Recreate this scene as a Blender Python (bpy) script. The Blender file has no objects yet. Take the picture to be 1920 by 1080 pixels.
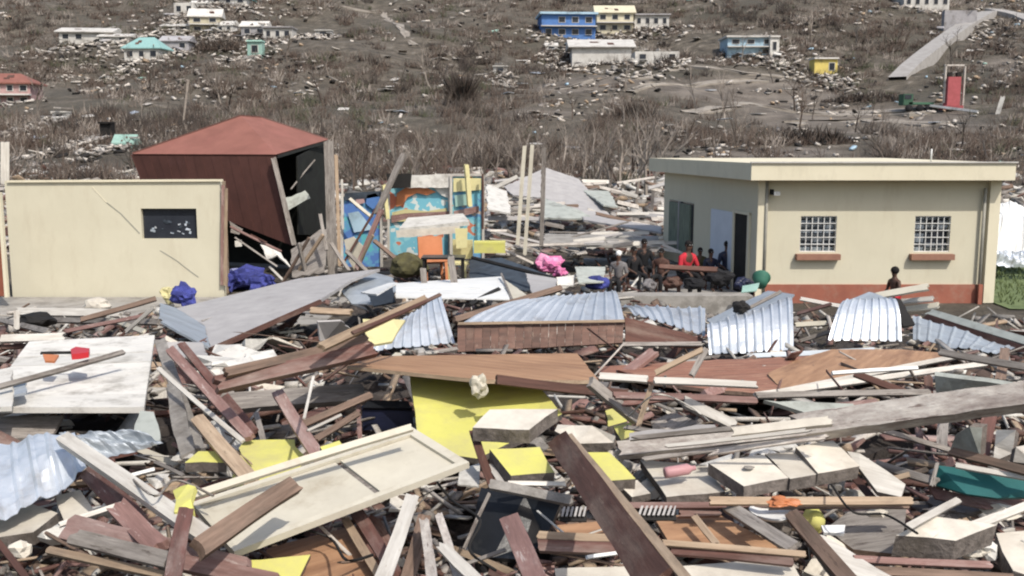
import bpy, bmesh, math, random
import numpy as np
from mathutils import Vector, Matrix, noise
random.seed(7); np.random.seed(7)
sc = bpy.context.scene
COL = sc.collection
R = math.radians
# ---------------------------------------------------------------- camera
F = 1867.0; EYE = 3.6; PITCH = R(8.23)
cam_data = bpy.data.cameras.new('camera'); cam_data.lens = 35.0; cam_data.sensor_width = 36.0
cam_data.clip_end = 3000; cam_data.clip_start = 0.05
cam = bpy.data.objects.new('camera', cam_data); COL.objects.link(cam)
cam.location = (0, 0, EYE); cam.rotation_euler = (R(90) - PITCH, 0, 0)
sc.camera = cam
# ---------------------------------------------------------------- sky, sun, exposure
SUN_EL, SUN_AZ = R(50), R(33)          # azimuth: to the right of straight behind the camera
w = bpy.data.worlds.new('World'); sc.world = w; w.use_nodes = True
nt = w.node_tree
sky = nt.nodes.new('ShaderNodeTexSky'); sky.sky_type = 'NISHITA'; sky.sun_disc = False
sky.sun_elevation = SUN_EL; sky.sun_rotation = R(180) - SUN_AZ
sky.dust_density = 3.0; sky.air_density = 1.2
bg = nt.nodes['Background']; bg.inputs['Strength'].default_value = 0.165
nt.links.new(sky.outputs[0], bg.inputs[0])
sd = bpy.data.lights.new('sun', 'SUN'); sd.energy = 4.0; sd.angle = R(0.6); sd.color = (1.0, .945, .86)
sun = bpy.data.objects.new('sun', sd); COL.objects.link(sun)
sv = Vector((math.sin(SUN_AZ) * math.cos(SUN_EL), -math.cos(SUN_AZ) * math.cos(SUN_EL), math.sin(SUN_EL)))
sun.rotation_euler = sv.to_track_quat('Z', 'Y').to_euler(); sun.location = sv * 50
sc.view_settings.view_transform = 'Standard'; sc.view_settings.look = 'None'
sc.view_settings.exposure = -0.03; sc.view_settings.gamma = 1; sc.view_settings.use_curve_mapping = False
sc.cycles.max_bounces = 5; sc.cycles.filter_width = 2.1
# ---------------------------------------------------------------- pixel rays (1920x1080 photograph)
cp, sp = math.cos(PITCH), math.sin(PITCH)
def ray(px, py):
    a, b = (px - 960) / F, (540 - py) / F
    return Vector((a, cp + b * sp, -sp + b * cp))
def ipol(v, xs, ys):
    if v <= xs[0]: return ys[0]
    for i in range(1, len(xs)):
        if v <= xs[i]:
            t = (v - xs[i-1]) / (xs[i] - xs[i-1]); return ys[i-1] + t * (ys[i] - ys[i-1])
    return ys[-1]
def sstep(a, b, v):
    t = min(1, max(0, (v - a) / (b - a))); return t * t * (3 - 2 * t)
TY = [35, 45, 70, 85, 105, 120, 140, 170, 200, 240, 320, 420, 600, 900]
TZ = [0, .4, 2.2, 3.9, 6.6, 8.4, 12.2, 19, 27.2, 38.3, 62, 95, 130, 150]
def terr(x, y):
    z = ipol(y, TY, TZ)
    k = sstep(60, 150, y)
    if k > 0:
        z += k * (1.3 * math.sin(x * .05 + y * .021) + .9 * math.sin(x * .11 - y * .06 + 1.3) + .5 * math.sin(x * .23 + y * .17))
        z += sstep(150, 400, y) * 10 * math.sin(x * .012 + .8)
    return z
def pile(x, y):
    z = ipol(y, [-8, 3, 9, 12, 14, 17, 19.5, 22], [.7, 1.15, 1.2, 1.1, .8, .42, .2, .0])
    side = 1 - sstep(3.2, 5.2, x) if y > 15 else 1
    z2 = ipol(y, [14, 17, 20, 24, 29, 33], [.8, .55, .4, .32, .25, 0]) if y > 14 else 0
    z2 *= (1 - sstep(3.0, 4.2, x)) * sstep(-6.5, -4.4, x)
    z = max(z, z2)
    z *= 1 - .45 * sstep(8, 13, x) * sstep(13, 17, y)
    z *= 1 - sstep(14, 18, abs(x))
    return max(z, 0)
def H(x, y): return terr(x, y) + pile(x, y)
def S(px, py, l=0.0):
    "where the ray through a pixel meets the rubble or the ground raised by l"
    r = ray(px, py); t = 2.0; lt = t
    o = Vector((0, 0, EYE))
    while t < 900:
        p = o + r * t
        if p.z < H(p.x, p.y) + l: break
        lt = t; t *= 1.012
    a, b = lt, t
    for _ in range(12):
        m = (a + b) / 2; p = o + r * m
        if p.z < H(p.x, p.y) + l: b = m
        else: a = m
    return o + r * b
def D(px, py, y):
    r = ray(px, py); return Vector((0, 0, EYE)) + r * (y / r.y)
def P(q):
    if isinstance(q, Vector): return q
    if len(q) == 2: return S(q[0], q[1], .1)
    if q[2] >= 4: return D(*q)       # a third number of 4 or more is a distance, a smaller one a lift
    return S(*q)
# ---------------------------------------------------------------- materials
MATS = {}
def mat(name, c1, c2=None, scale=3, stretch=(1, 1, 1), rough=.8, metal=0, dirt=.0, dirtc=(.09, .075, .06), bump=.25, var=.22, dscale=2.2, peel=None, peelamt=.5, dst=(1, 1, 1)):
    m = bpy.data.materials.new(name); m.use_nodes = True; n = m.node_tree.nodes; L = m.node_tree.links
    b = n['Principled BSDF']; b.inputs['Roughness'].default_value = rough; b.inputs['Metallic'].default_value = metal
    if 'Specular IOR Level' in b.inputs: b.inputs['Specular IOR Level'].default_value = .3
    c2 = c2 or tuple(v * .7 for v in c1)
    tc = n.new('ShaderNodeTexCoord'); oi = n.new('ShaderNodeObjectInfo')
    mul = n.new('ShaderNodeMath'); mul.operation = 'MULTIPLY'; mul.inputs[1].default_value = 37
    L.new(oi.outputs['Random'], mul.inputs[0])
    mp = n.new('ShaderNodeMapping'); L.new(tc.outputs['Object'], mp.inputs['Vector']); L.new(mul.outputs[0], mp.inputs['Location'])
    mp.inputs['Scale'].default_value = stretch
    no = n.new('ShaderNodeTexNoise'); no.inputs['Scale'].default_value = scale; no.inputs['Detail'].default_value = 7; no.inputs['Roughness'].default_value = .65
    L.new(mp.outputs[0], no.inputs['Vector'])
    rp = n.new('ShaderNodeValToRGB'); rp.color_ramp.elements[0].position = .36; rp.color_ramp.elements[1].position = .66
    rp.color_ramp.elements[0].color = (*c2, 1); rp.color_ramp.elements[1].color = (*c1, 1)
    L.new(no.outputs[0], rp.inputs[0]); out = rp.outputs[0]
    if peel:
        mp3 = n.new('ShaderNodeMapping'); L.new(tc.outputs['Object'], mp3.inputs['Vector']); L.new(mul.outputs[0], mp3.inputs['Location']); mp3.inputs['Scale'].default_value = (.45, 3.2, 3.2)
        n3 = n.new('ShaderNodeTexNoise'); n3.inputs['Scale'].default_value = 9; n3.inputs['Detail'].default_value = 8; n3.inputs['Roughness'].default_value = .75
        L.new(mp3.outputs[0], n3.inputs['Vector']); r3 = n.new('ShaderNodeValToRGB'); r3.color_ramp.elements[0].position = .70 - peelamt * .2; r3.color_ramp.elements[1].position = .76 - peelamt * .2
        L.new(n3.outputs[0], r3.inputs[0]); m3 = n.new('ShaderNodeMix'); m3.data_type = 'RGBA'; L.new(r3.outputs[0], m3.inputs[0]); L.new(out, m3.inputs[6]); m3.inputs[7].default_value = (*peel, 1); out = m3.outputs[2]
    if dirt > 0:
        mp2 = n.new('ShaderNodeMapping'); mp2.inputs['Scale'].default_value = dst; L.new(tc.outputs['Object'], mp2.inputs['Vector']); L.new(mul.outputs[0], mp2.inputs['Location'])
        n2 = n.new('ShaderNodeTexNoise'); n2.inputs['Scale'].default_value = dscale; n2.inputs['Detail'].default_value = 9; n2.inputs['Roughness'].default_value = .72
        L.new(mp2.outputs[0], n2.inputs['Vector'])
        r2 = n.new('ShaderNodeValToRGB'); r2.color_ramp.elements[0].position = .62 - dirt * .3; r2.color_ramp.elements[1].position = .74 - dirt * .12
        L.new(n2.outputs[0], r2.inputs[0])
        k = n.new('ShaderNodeMath'); k.operation = 'MULTIPLY'; k.inputs[1].default_value = min(1, .55 + dirt * .4); L.new(r2.outputs[0], k.inputs[0])
        mx = n.new('ShaderNodeMix'); mx.data_type = 'RGBA'; L.new(k.outputs[0], mx.inputs[0]); L.new(out, mx.inputs[6]); mx.inputs[7].default_value = (*dirtc, 1)
        out = mx.outputs[2]
    hs = n.new('ShaderNodeHueSaturation'); mr = n.new('ShaderNodeMapRange'); L.new(oi.outputs['Random'], mr.inputs[0])
    mr.inputs[3].default_value = 1 - var; mr.inputs[4].default_value = 1 + var * .7
    L.new(mr.outputs[0], hs.inputs['Value']); L.new(out, hs.inputs['Color']); L.new(hs.outputs[0], b.inputs['Base Color'])
    if bump:
        bp = n.new('ShaderNodeBump'); bp.inputs['Strength'].default_value = bump; bp.inputs['Distance'].default_value = .02
        L.new(no.outputs[0], bp.inputs['Height']); L.new(bp.outputs[0], b.inputs['Normal'])
    MATS[name] = m; return m
WS = (.5, 6, 6)
mat('wood_maroon', (.17, .08, .066), (.10, .052, .042), 5, WS, .75, dirt=0.47, dirtc=(.30, .24, .21), peel=(.36,.27,.24), peelamt=0.45, dst=(.5, 1.8, 1.8))
mat('wood_pink', (.265, .155, .135), (.165, .095, .082), 5, WS, .8, dirt=0.42, dirtc=(.42, .33, .3), peel=(.42,.34,.31), peelamt=0.55, dst=(.5, 1.8, 1.8))
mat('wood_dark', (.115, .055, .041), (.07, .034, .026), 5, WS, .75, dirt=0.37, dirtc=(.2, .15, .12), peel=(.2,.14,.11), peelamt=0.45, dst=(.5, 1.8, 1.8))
mat('wood_brown', (.24, .165, .125), (.13, .088, .066), 6, WS, .8, dirt=0.37, peel=(.09,.06,.045), peelamt=0.6, dst=(.5, 1.8, 1.8))
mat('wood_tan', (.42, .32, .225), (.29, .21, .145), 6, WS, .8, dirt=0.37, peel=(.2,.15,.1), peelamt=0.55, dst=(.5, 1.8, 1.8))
mat('wood_grey', (.34, .31, .28), (.19, .17, .155), 7, WS, .85, dirt=0.47, peel=(.12,.1,.09), peelamt=0.7, dst=(.5, 1.8, 1.8))
mat('wood_white', (.59, .565, .515), (.44, .41, .365), 4, WS, .7, dirt=0.42, dirtc=(.25, .22, .19), peel=(.34,.28,.23), peelamt=0.45, dst=(.5, 1.8, 1.8))
mat('wood_cream', (.55, .515, .425), (.47, .435, .355), 3, (1, 1, 1), .6, dirt=.22, dirtc=(.3, .25, .18), var=.08)
mat('plywood', (.42, .25, .145), (.27, .15, .085), 3, (.5, 5, 1), .65, dirt=.3, dirtc=(.17, .09, .055), var=.12, peel=(.52,.36,.24), peelamt=0.4, dst=(.5, 1.8, 1.8))
mat('plywood_red', (.34, .16, .105), (.19, .09, .06), 3, (.5, 5, 1), .7, dirt=.4, dirtc=(.42, .25, .17), var=.1, peel=(.5,.3,.2), peelamt=0.6, dst=(.5, 1.8, 1.8))
mat('board_brown', (.16, .085, .062), (.09, .05, .038), 4, (5, .5, 1), .6, dirt=.3, dirtc=(.25, .17, .13), var=.25, peel=(.3,.23,.18), peelamt=0.4)
mat('white_wall', (.66, .64, .59), (.56, .545, .51), 3, (1, 2, 1), .8, dirt=.42, dirtc=(.22, .2, .17), dscale=3.5, var=.1, peel=(.3,.27,.24), peelamt=0.45)
mat('concrete_pale', (.62, .58, .50), (.47, .43, .37), 4, (1, 1, 1), .9, dirt=.28, dirtc=(.3, .26, .21), var=.12, peel=(.36,.32,.27), peelamt=0.4)
mat('concrete_grey', (.33, .31, .285), (.20, .185, .17), 9, (1, 1, 1), .95, dirt=.4, bump=.7)
mat('concrete_edge', (.23, .2, .18), (.11, .095, .085), 14, (1, 1, 1), .95, dirt=.4, bump=.9)
mat('rotten_beam', (.62, .58, .53), (.36, .315, .285), 5, (1.5, 3, 3), .95, dirt=.3, dirtc=(.16, .12, .11), bump=.8, peel=(.18,.14,.125), peelamt=0.6, dst=(.5, 1.8, 1.8))
mat('sheet_grey', (.40, .385, .375), (.33, .315, .31), 3, (1, 1, 1), .7, dirt=.16, dirtc=(.2, .18, .17), var=.06)
mat('sheet_green_grey', (.42, .44, .40), (.33, .35, .32), 3, (1, 1, 1), .7, dirt=.3, var=.1)
mat('galvanised', (.63, .665, .71), (.47, .51, .56), 2.5, (1, 1, 1), .4, .45, dirt=.3, dirtc=(.30, .28, .26), bump=.05, var=.12, peel=(.24, .17, .13), peelamt=.2)
mat('galvanised_dull', (.42, .46, .50), (.31, .34, .37), 3, (.4, 2, 1), .5, .35, dirt=.3, dirtc=(.25, .24, .23), bump=.1, var=.1)
mat('yellow_paint', (.60, .575, .15), (.53, .51, .14), 2.5, (1, 1, 1), .8, dirt=.6, dirtc=(.44, .40, .19), peel=(.40, .37, .26), peelamt=.3, var=.06)
mat('yellow_cream', (.64, .58, .30), (.55, .5, .27), 3, (1, 1, 1), .8, dirt=.2)
mat('wall_cream', (.575, .54, .42), (.54, .505, .39), 1.2, (1, 1, 1), .9, dirt=.3, dirtc=(.50, .455, .345), bump=.12, var=.0, dscale=2.2, dst=(1.6, 1.6, .4))
mat('fascia_cream', (.66, .61, .47), (.63, .58, .44), 1.5, (1, 1, 1), .9, dirt=.35, dirtc=(.52, .475, .36), bump=.1, var=0, dscale=1.6, dst=(1.5, 1.5, .6))
mat('band_red', (.33, .12, .08), (.26, .095, .065), 2, (1, 1, 1), .8, dirt=.4, dirtc=(.3, .2, .15), var=0)
mat('sill_brown', (.30, .16, .11), (.24, .125, .09), 4, var=0)
mat('door_brown', (.26, .085, .05), (.2, .065, .04), 4, var=0)
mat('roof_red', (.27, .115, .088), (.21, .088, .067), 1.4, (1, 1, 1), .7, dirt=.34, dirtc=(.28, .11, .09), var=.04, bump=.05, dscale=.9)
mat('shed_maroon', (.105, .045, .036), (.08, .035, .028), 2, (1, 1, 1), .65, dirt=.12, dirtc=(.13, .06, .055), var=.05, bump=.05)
mat('shed_inside_shade', (.018, .02, .017), (.012, .012, .011), 3, var=0)  # near-black colour imitates the shade inside the open shed
mat('void_dark', (.02, .018, .017), (.012, .011, .01), 4, var=0)
mat('navy', (.02, .024, .055), (.012, .015, .032), 4, rough=.4)
mat('black_gloss', (.016, .018, .022), (.010, .011, .013), 4, rough=.3, dirt=.15, dirtc=(.06, .06, .06))
mat('tub_green', (.06, .22, .15), (.05, .17, .12), 3, rough=.6, dirt=.3, dirtc=(.2, .22, .17))
mat('blue_cloth', (.055, .065, .27), (.03, .035, .13), 5, rough=.9, var=.3)
mat('blue_pale_cloth', (.28, .30, .5), (.2, .22, .38), 5, rough=.9)
mat('teal_board', (.02, .125, .125), (.015, .095, .095), 3, rough=.55, dirt=.15, dirtc=(.06, .16, .15), var=0)
mat('white_plastic', (.75, .75, .73), (.66, .66, .64), 3, rough=.5, dirt=.1, var=.05)
mat('red_plastic', (.5, .03, .04), (.42, .03, .035), 3, rough=.4, var=.05)
mat('red_hazed', (.40, .10, .11), (.32, .08, .085), 2)  # red paled in the base colour to imitate distance haze
mat('red_cloth', (.55, .03, .05), (.35, .025, .035), 6, rough=.9, var=.05)
mat('orange_plastic', (.50, .19, .085), (.42, .15, .06), 3, rough=.5, var=.05)
mat('pink_cloth', (.62, .25, .40), (.5, .1, .26), 8, rough=.9, dirt=.3, dirtc=(.8, .55, .65), var=.05)
mat('pink_plastic', (.48, .25, .26), (.42, .23, .24), 3, rough=.5)
mat('green_plastic', (.05, .25, .17), (.04, .2, .13), 3, rough=.45, var=0)
mat('mint', (.36, .55, .48), (.3, .47, .41), 3, rough=.7, dirt=.15)
mat('aqua', (.10, .50, .52), (.08, .42, .44), 3, rough=.7)
mat('teal_roof', (.27, .45, .43), (.22, .38, .37), 3, rough=.6)
mat('house_white', (.60, .585, .55), (.48, .46, .43), 1, rough=.85, dirt=.25, var=.1, dscale=.6)
mat('house_cream', (.56, .51, .38), (.46, .42, .31), 1, rough=.85, dirt=.2, dscale=.6)
mat('house_blue', (.10, .22, .5), (.08, .17, .4), 1, rough=.85, dirt=.2, dscale=.6)
mat('house_blue_light', (.40, .55, .66), (.3, .43, .52), 1, rough=.85, dirt=.3, dscale=.6)
mat('house_pink', (.52, .34, .33), (.42, .27, .26), 1, rough=.85, dirt=.2, dscale=.6)
mat('house_grey', (.36, .35, .36), (.27, .26, .27), 1, rough=.85, dirt=.3, dscale=.6)
mat('house_yellow', (.62, .5, .15), (.52, .42, .13), 1, rough=.85, dirt=.1, dscale=.6)
mat('green_paint', (.06, .14, .09), (.05, .11, .07), 1)
mat('pane_dark', (.03, .035, .045), (.02, .022, .03), 2, rough=.25)
mat('louvre_glass', (.42, .47, .52), (.22, .26, .31), 5, rough=.25, var=.3)  # lightened pale blue base colour imitates reflections on the louvres
mat('bar_white', (.72, .72, .70), rough=.5, var=.0)
mat('pipe_grey', (.30, .29, .25), rough=.6, var=0)
mat('panel_blue', (.58, .62, .68), (.52, .56, .62), 2, var=0)
mat('curtain_green', (.24, .28, .22), (.08, .10, .08), 8, (4, 4, .3), .9)
mat('bark_grey', (.155, .128, .108), (.082, .067, .056), 4, (1, 1, .4), .95)
mat('bark_brown', (.10, .073, .058), (.056, .041, .033), 4, (1, 1, .4), .95)
mat('bark_pale', (.30, .26, .22), (.19, .165, .148), 4, (1, 1, .4), .95)
mat('bark_dark', (.055, .043, .036), (.03, .024, .02), 4)
mat('leaf_dry', (.078, .08, .045), (.045, .047, .029), 4)
mat('skin', (.10, .055, .04), (.08, .045, .032), 6, rough=.6, var=.05)
mat('hair', (.012, .01, .01), rough=.9, var=0)
mat('black_cloth', (.02, .02, .022), (.012, .012, .014), 6, rough=.95)
mat('grey_cloth', (.2, .19, .19), (.12, .11, .11), 6, rough=.95)
mat('chip_pale', (.58, .54, .49), (.42, .38, .34), 6, dirt=.3)
mat('olive_fabric', (.11, .10, .045), (.06, .055, .03), 6, rough=.95)
mat('slate_fabric', (.05, .065, .085), (.03, .038, .05), 5, rough=.8)

def ramp_mat(name, scale, stops, detail=6, rough=.95, bump=.4, s2=None, mixc=None, dist=.05, constant=False):
    m = bpy.data.materials.new(name); m.use_nodes = True; n = m.node_tree.nodes; L = m.node_tree.links
    b = n['Principled BSDF']; b.inputs['Roughness'].default_value = rough
    tc = n.new('ShaderNodeTexCoord'); no = n.new('ShaderNodeTexNoise'); no.inputs['Scale'].default_value = scale; no.inputs['Detail'].default_value = detail; no.inputs['Roughness'].default_value = .7
    L.new(tc.outputs['Object'], no.inputs['Vector'])
    rp = n.new('ShaderNodeValToRGB'); cr = rp.color_ramp
    if constant: cr.interpolation = 'CONSTANT'
    cr.elements[0].position = stops[0][0]; cr.elements[0].color = (*stops[0][1], 1)
    cr.elements[1].position = stops[-1][0]; cr.elements[1].color = (*stops[-1][1], 1)
    for p_, c_ in stops[1:-1]:
        e = cr.elements.new(p_); e.color = (*c_, 1)
    L.new(no.outputs[0], rp.inputs[0]); out = rp.outputs[0]
    if s2:
        n2 = n.new('ShaderNodeTexNoise'); n2.inputs['Scale'].default_value = s2; n2.inputs['Detail'].default_value = 8; n2.inputs['Roughness'].default_value = .7
        L.new(tc.outputs['Object'], n2.inputs['Vector'])
        r2 = n.new('ShaderNodeValToRGB'); r2.color_ramp.elements[0].position = .48; r2.color_ramp.elements[1].position = .62
        L.new(n2.outputs[0], r2.inputs[0])
        mx = n.new('ShaderNodeMix'); mx.data_type = 'RGBA'; L.new(r2.outputs[0], mx.inputs[0]); L.new(out, mx.inputs[6]); mx.inputs[7].default_value = (*mixc, 1)
        out = mx.outputs[2]
    L.new(out, b.inputs['Base Color'])
    bp = n.new('ShaderNodeBump'); bp.inputs['Strength'].default_value = bump; bp.inputs['Distance'].default_value = dist
    L.new(no.outputs[0], bp.inputs['Height']); L.new(bp.outputs[0], b.inputs['Normal'])
    MATS[name] = m; return m
ramp_mat('hill_ground', .55, [(.30, (.032, .026, .019)), (.43, (.068, .056, .041)), (.53, (.105, .088, .067)), (.62, (.148, .126, .098)), (.72, (.34, .31, .275))], 12, s2=.035, mixc=(.07, .062, .046), bump=1, dist=.6)
_m = MATS['hill_ground']; _n = _m.node_tree.nodes; _L = _m.node_tree.links; _b = _n['Principled BSDF']
_at = _n.new('ShaderNodeAttribute'); _at.attribute_name = 'bare'; _mx = _n.new('ShaderNodeMix'); _mx.data_type = 'RGBA'
_src = _b.inputs['Base Color'].links[0].from_socket; _L.new(_at.outputs['Fac'], _mx.inputs[0]); _L.new(_src, _mx.inputs[6])
_n2 = _n.new('ShaderNodeTexNoise'); _n2.inputs['Scale'].default_value = .35; _n2.inputs['Detail'].default_value = 9; _tc = _n.new('ShaderNodeTexCoord'); _L.new(_tc.outputs['Object'], _n2.inputs['Vector'])
_r2 = _n.new('ShaderNodeValToRGB'); _r2.color_ramp.elements[0].position = .35; _r2.color_ramp.elements[0].color = (.09, .074, .06, 1); _r2.color_ramp.elements[1].position = .65; _r2.color_ramp.elements[1].color = (.21, .18, .15, 1)
_L.new(_n2.outputs[0], _r2.inputs[0]); _L.new(_r2.outputs[0], _mx.inputs[7]); _L.new(_mx.outputs[2], _b.inputs['Base Color'])
ramp_mat('heap_dirt', 4, [(.32, (.02, .016, .014)), (.56, (.045, .036, .031)), (.68, (.10, .085, .073)), (.8, (.25, .22, .2))], 10, s2=.7, mixc=(.04, .032, .028), bump=1, dist=.06)
ramp_mat('asphalt_pale', .8, [(.3, (.25, .235, .22)), (.7, (.36, .345, .33))])
ramp_mat('dirt_path', .5, [(.3, (.19, .165, .14)), (.7, (.31, .28, .24))])
ramp_mat('pavement_concrete', 1.5, [(.3, (.24, .225, .205)), (.7, (.36, .34, .31))], s2=2, mixc=(.2, .185, .165))
ramp_mat('grass', 3, [(.3, (.075, .105, .04)), (.6, (.13, .17, .07)), (.75, (.24, .22, .12))], bump=1)
ramp_mat('mural_sea', 1.4, [(.30, (.45, .40, .36)), (.41, (.12, .27, .45)), (.47, (.15, .40, .50)), (.55, (.22, .48, .52)), (.60, (.50, .17, .10)), (.67, (.3, .12, .28))], 3, constant=True, bump=0)
ramp_mat('mural_blue', 1.3, [(.30, (.10, .28, .28)), (.40, (.08, .17, .42)), (.50, (.11, .28, .46)), (.58, (.10, .38, .42)), (.68, (.5, .2, .1))], 3, constant=True, bump=0)
ramp_mat('mural_coral', 1.1, [(.28, (.55, .60, .58)), (.42, (.16, .42, .52)), (.52, (.24, .50, .56)), (.57, (.52, .17, .10)), (.66, (.35, .14, .1))], 3, constant=True, bump=0)
# ---------------------------------------------------------------- object helpers
ROOTM = {}
def tag(o, label=None, cat=None, group=None, kind=None):
    if label: o['label'] = label
    if cat: o['category'] = cat
    if group: o['group'] = group
    if kind: o['kind'] = kind
    return o
def link(name, me, M=None, parent=None):
    o = bpy.data.objects.new(name, me); COL.objects.link(o)
    M = M or Matrix.Identity(4)
    ROOTM[o.name] = M
    if parent is not None:
        o.parent = parent; M = ROOTM[parent.name].inverted() @ M
    o.matrix_basis = M
    return o
def root(name, loc, label, cat, group=None, rz=0):
    o = link(name, None, Matrix.Translation(loc) @ Matrix.Rotation(rz, 4, 'Z'))
    o.empty_display_size = .2
    return tag(o, label, cat, group)
def mesh(name, verts, faces, mats, fm=None, smooth=False):
    me = bpy.data.meshes.new(name); me.from_pydata([tuple(v) for v in verts], [], faces)
    for m in (mats if isinstance(mats, (list, tuple)) else [mats]): me.materials.append(MATS[m])
    if fm: me.polygons.foreach_set('material_index', fm)
    if smooth: me.polygons.foreach_set('use_smooth', [True] * len(me.polygons))
    me.update(); return me
def boxmesh(name, sx, sy, sz, m, z0=None, jit=0):
    x, y = sx / 2, sy / 2; a, b = (-sz / 2, sz / 2) if z0 is None else (z0, z0 + sz)
    vs = [(-x, -y, a), (x, -y, a), (x, y, a), (-x, y, a), (-x, -y, b), (x, -y, b), (x, y, b), (-x, y, b)]
    vs = [tuple(c + random.uniform(-jit, jit) for c in v) for v in vs]
    return mesh(name, vs, [(0, 3, 2, 1), (4, 5, 6, 7), (0, 1, 5, 4), (1, 2, 6, 5), (2, 3, 7, 6), (3, 0, 4, 7)], m)
def box(name, c, s, m, parent=None, rz=0, label=None, cat=None, group=None, kind=None, z0=None, M=None):
    "a box with centre c (or base centre when z0=0) in the parent's own frame"
    me = boxmesh(name, *s, m, z0)
    M0 = Matrix.Translation(c) @ Matrix.Rotation(rz, 4, 'Z')
    if parent is not None: M0 = ROOTM[parent.name] @ M0
    return tag(link(name, me, M0, parent), label, cat, group, kind)
def frame_of(ps):
    c = sum(ps, Vector()) / len(ps); n = Vector()
    for i in range(len(ps)):
        a, b = ps[i], ps[(i + 1) % len(ps)]
        n += Vector(((a.y - b.y) * (a.z + b.z), (a.z - b.z) * (a.x + b.x), (a.x - b.x) * (a.y + b.y)))
    n.normalize()
    if n.dot(Vector((0, 0, EYE)) - c) < 0: n = -n
    u = ps[1] - ps[0]
    u = (u - n * u.dot(n)).normalized(); v = n.cross(u)
    M = Matrix((u, v, n)).transposed().to_4x4(); M.translation = c
    return M
def poly(name, pts, thick, m, side=None, label=None, cat='panel', group=None, parent=None, ragged=0, kind=None):
    "a slab with the given outline (seen face) and a thickness going away from the viewer"
    ps = [P(q) for q in pts]; M = frame_of(ps); Mi = M.inverted()
    loc = [Mi @ p for p in ps]
    if ragged:
        out = []
        for i, a in enumerate(loc):
            b = loc[(i + 1) % len(loc)]; out.append(a)
            k = int(min(14, (b - a).length / .12)); d = (b - a).normalized() if (b - a).length else Vector((1, 0, 0)); pr = Vector((-d.y, d.x, 0))
            for j in range(1, k):
                out.append(a.lerp(b, (j + random.uniform(-.3, .3)) / k) + pr * random.uniform(-ragged, ragged))
        loc = out
    n = len(loc)
    area = sum(loc[i].x * loc[(i+1) % n].y - loc[(i+1) % n].x * loc[i].y for i in range(n))
    if area < 0: loc.reverse()
    vs = [tuple(p) for p in loc] + [(p.x, p.y, p.z - thick) for p in loc]
    bm = bmesh.new(); V = [bm.verts.new(v) for v in vs]
    ft = bm.faces.new(V[:n]); fb = bm.faces.new(V[n:][::-1]); sides = []
    for i in range(n):
        j = (i + 1) % n
        f = bm.faces.new((V[i], V[i+n], V[j+n], V[j])); f.material_index = 1 if side else 0; sides.append(f)
    fb.material_index = 1 if side else 0
    bmesh.ops.triangulate(bm, faces=[ft, fb])
    me = bpy.data.meshes.new(name); bm.to_mesh(me); bm.free()
    me.materials.append(MATS[m])
    if side: me.materials.append(MATS[side])
    return tag(link(name, me, M, parent), label, cat if parent is None and kind is None else None, group, kind)
def beammesh(name, L, wd, t, m, broken=.0, st=5, bend=0, nw=4):
    vs = []; fs = []; ring = 2 * (nw + 1); warp = random.uniform(-.006, .006) * L if L < 2 else 0
    e0 = [random.uniform(-1, .25) * broken * wd * .9 for _ in range(nw + 1)]; e1 = [random.uniform(-1, .25) * broken * wd * .9 for _ in range(nw + 1)]
    for i in range(st):
        s = i / (st - 1); x = -L / 2 + L * s; j = wd * .03; oz = bend * math.sin(math.pi * s); oy = warp * math.sin(math.pi * s) if L > wd * 4 else 0
        ys = [wd * (c / nw - .5) + (random.uniform(-j, j) if c in (0, nw) else 0) for c in range(nw + 1)]
        for top in (0, 1):
            for c in (range(nw + 1) if top == 0 else range(nw, -1, -1)):
                e = -e0[c] if i == 0 else (e1[c] if i == st - 1 else 0)
                vs.append((x + e, ys[c] + oy, (t / 2 if top else -t / 2) + oz + random.uniform(-j, j) * .4))
    for i in range(st - 1):
        for k in range(ring):
            a = i * ring + k; b = i * ring + (k + 1) % ring; fs.append((a, a + ring, b + ring, b))
    for e, rev in ((0, False), ((st - 1) * ring, True)):
        for c in range(nw):
            f = (e + c, e + c + 1, e + ring - 2 - c, e + ring - 1 - c); fs.append(f[::-1] if rev else f)
    me = mesh(name, vs, fs, m); b_ = bmesh.new(); b_.from_mesh(me); bmesh.ops.recalc_face_normals(b_, faces=b_.faces[:]); b_.to_mesh(me); b_.free()
    return me
def beam(name, label, m, a, b, wpx, t=.45, k=.4, cat='beam', group=None, parent=None, broken=.4, bend=0, st=5):
    "a squared timber between two points, wpx photo pixels broad, t = thickness / breadth"
    A, Bp = P(a), P(b); mid = (A + Bp) / 2; dist = (mid - Vector((0, 0, EYE))).length
    u = (Bp - A).normalized(); v = (Vector((0, 0, EYE)) - mid).normalized()
    n = (v - u * v.dot(u)).normalized(); z = Vector((0, 0, 1)); z = z - u * z.dot(u)
    if z.length > .05: n = (n * (1 - k) + z.normalized() * k).normalized()
    wv = n.cross(u); wd = wpx * dist / F
    M = Matrix((u, wv, n)).transposed().to_4x4(); M.translation = mid
    me = beammesh(name, (Bp - A).length, wd, max(.012, wd * t), m, broken, st, bend)
    return tag(link(name, me, M, parent), label, cat if parent is None else None, group)
def bil(q, u, v): return q[0].lerp(q[1], u).lerp(q[3].lerp(q[2], u), v)
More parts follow.
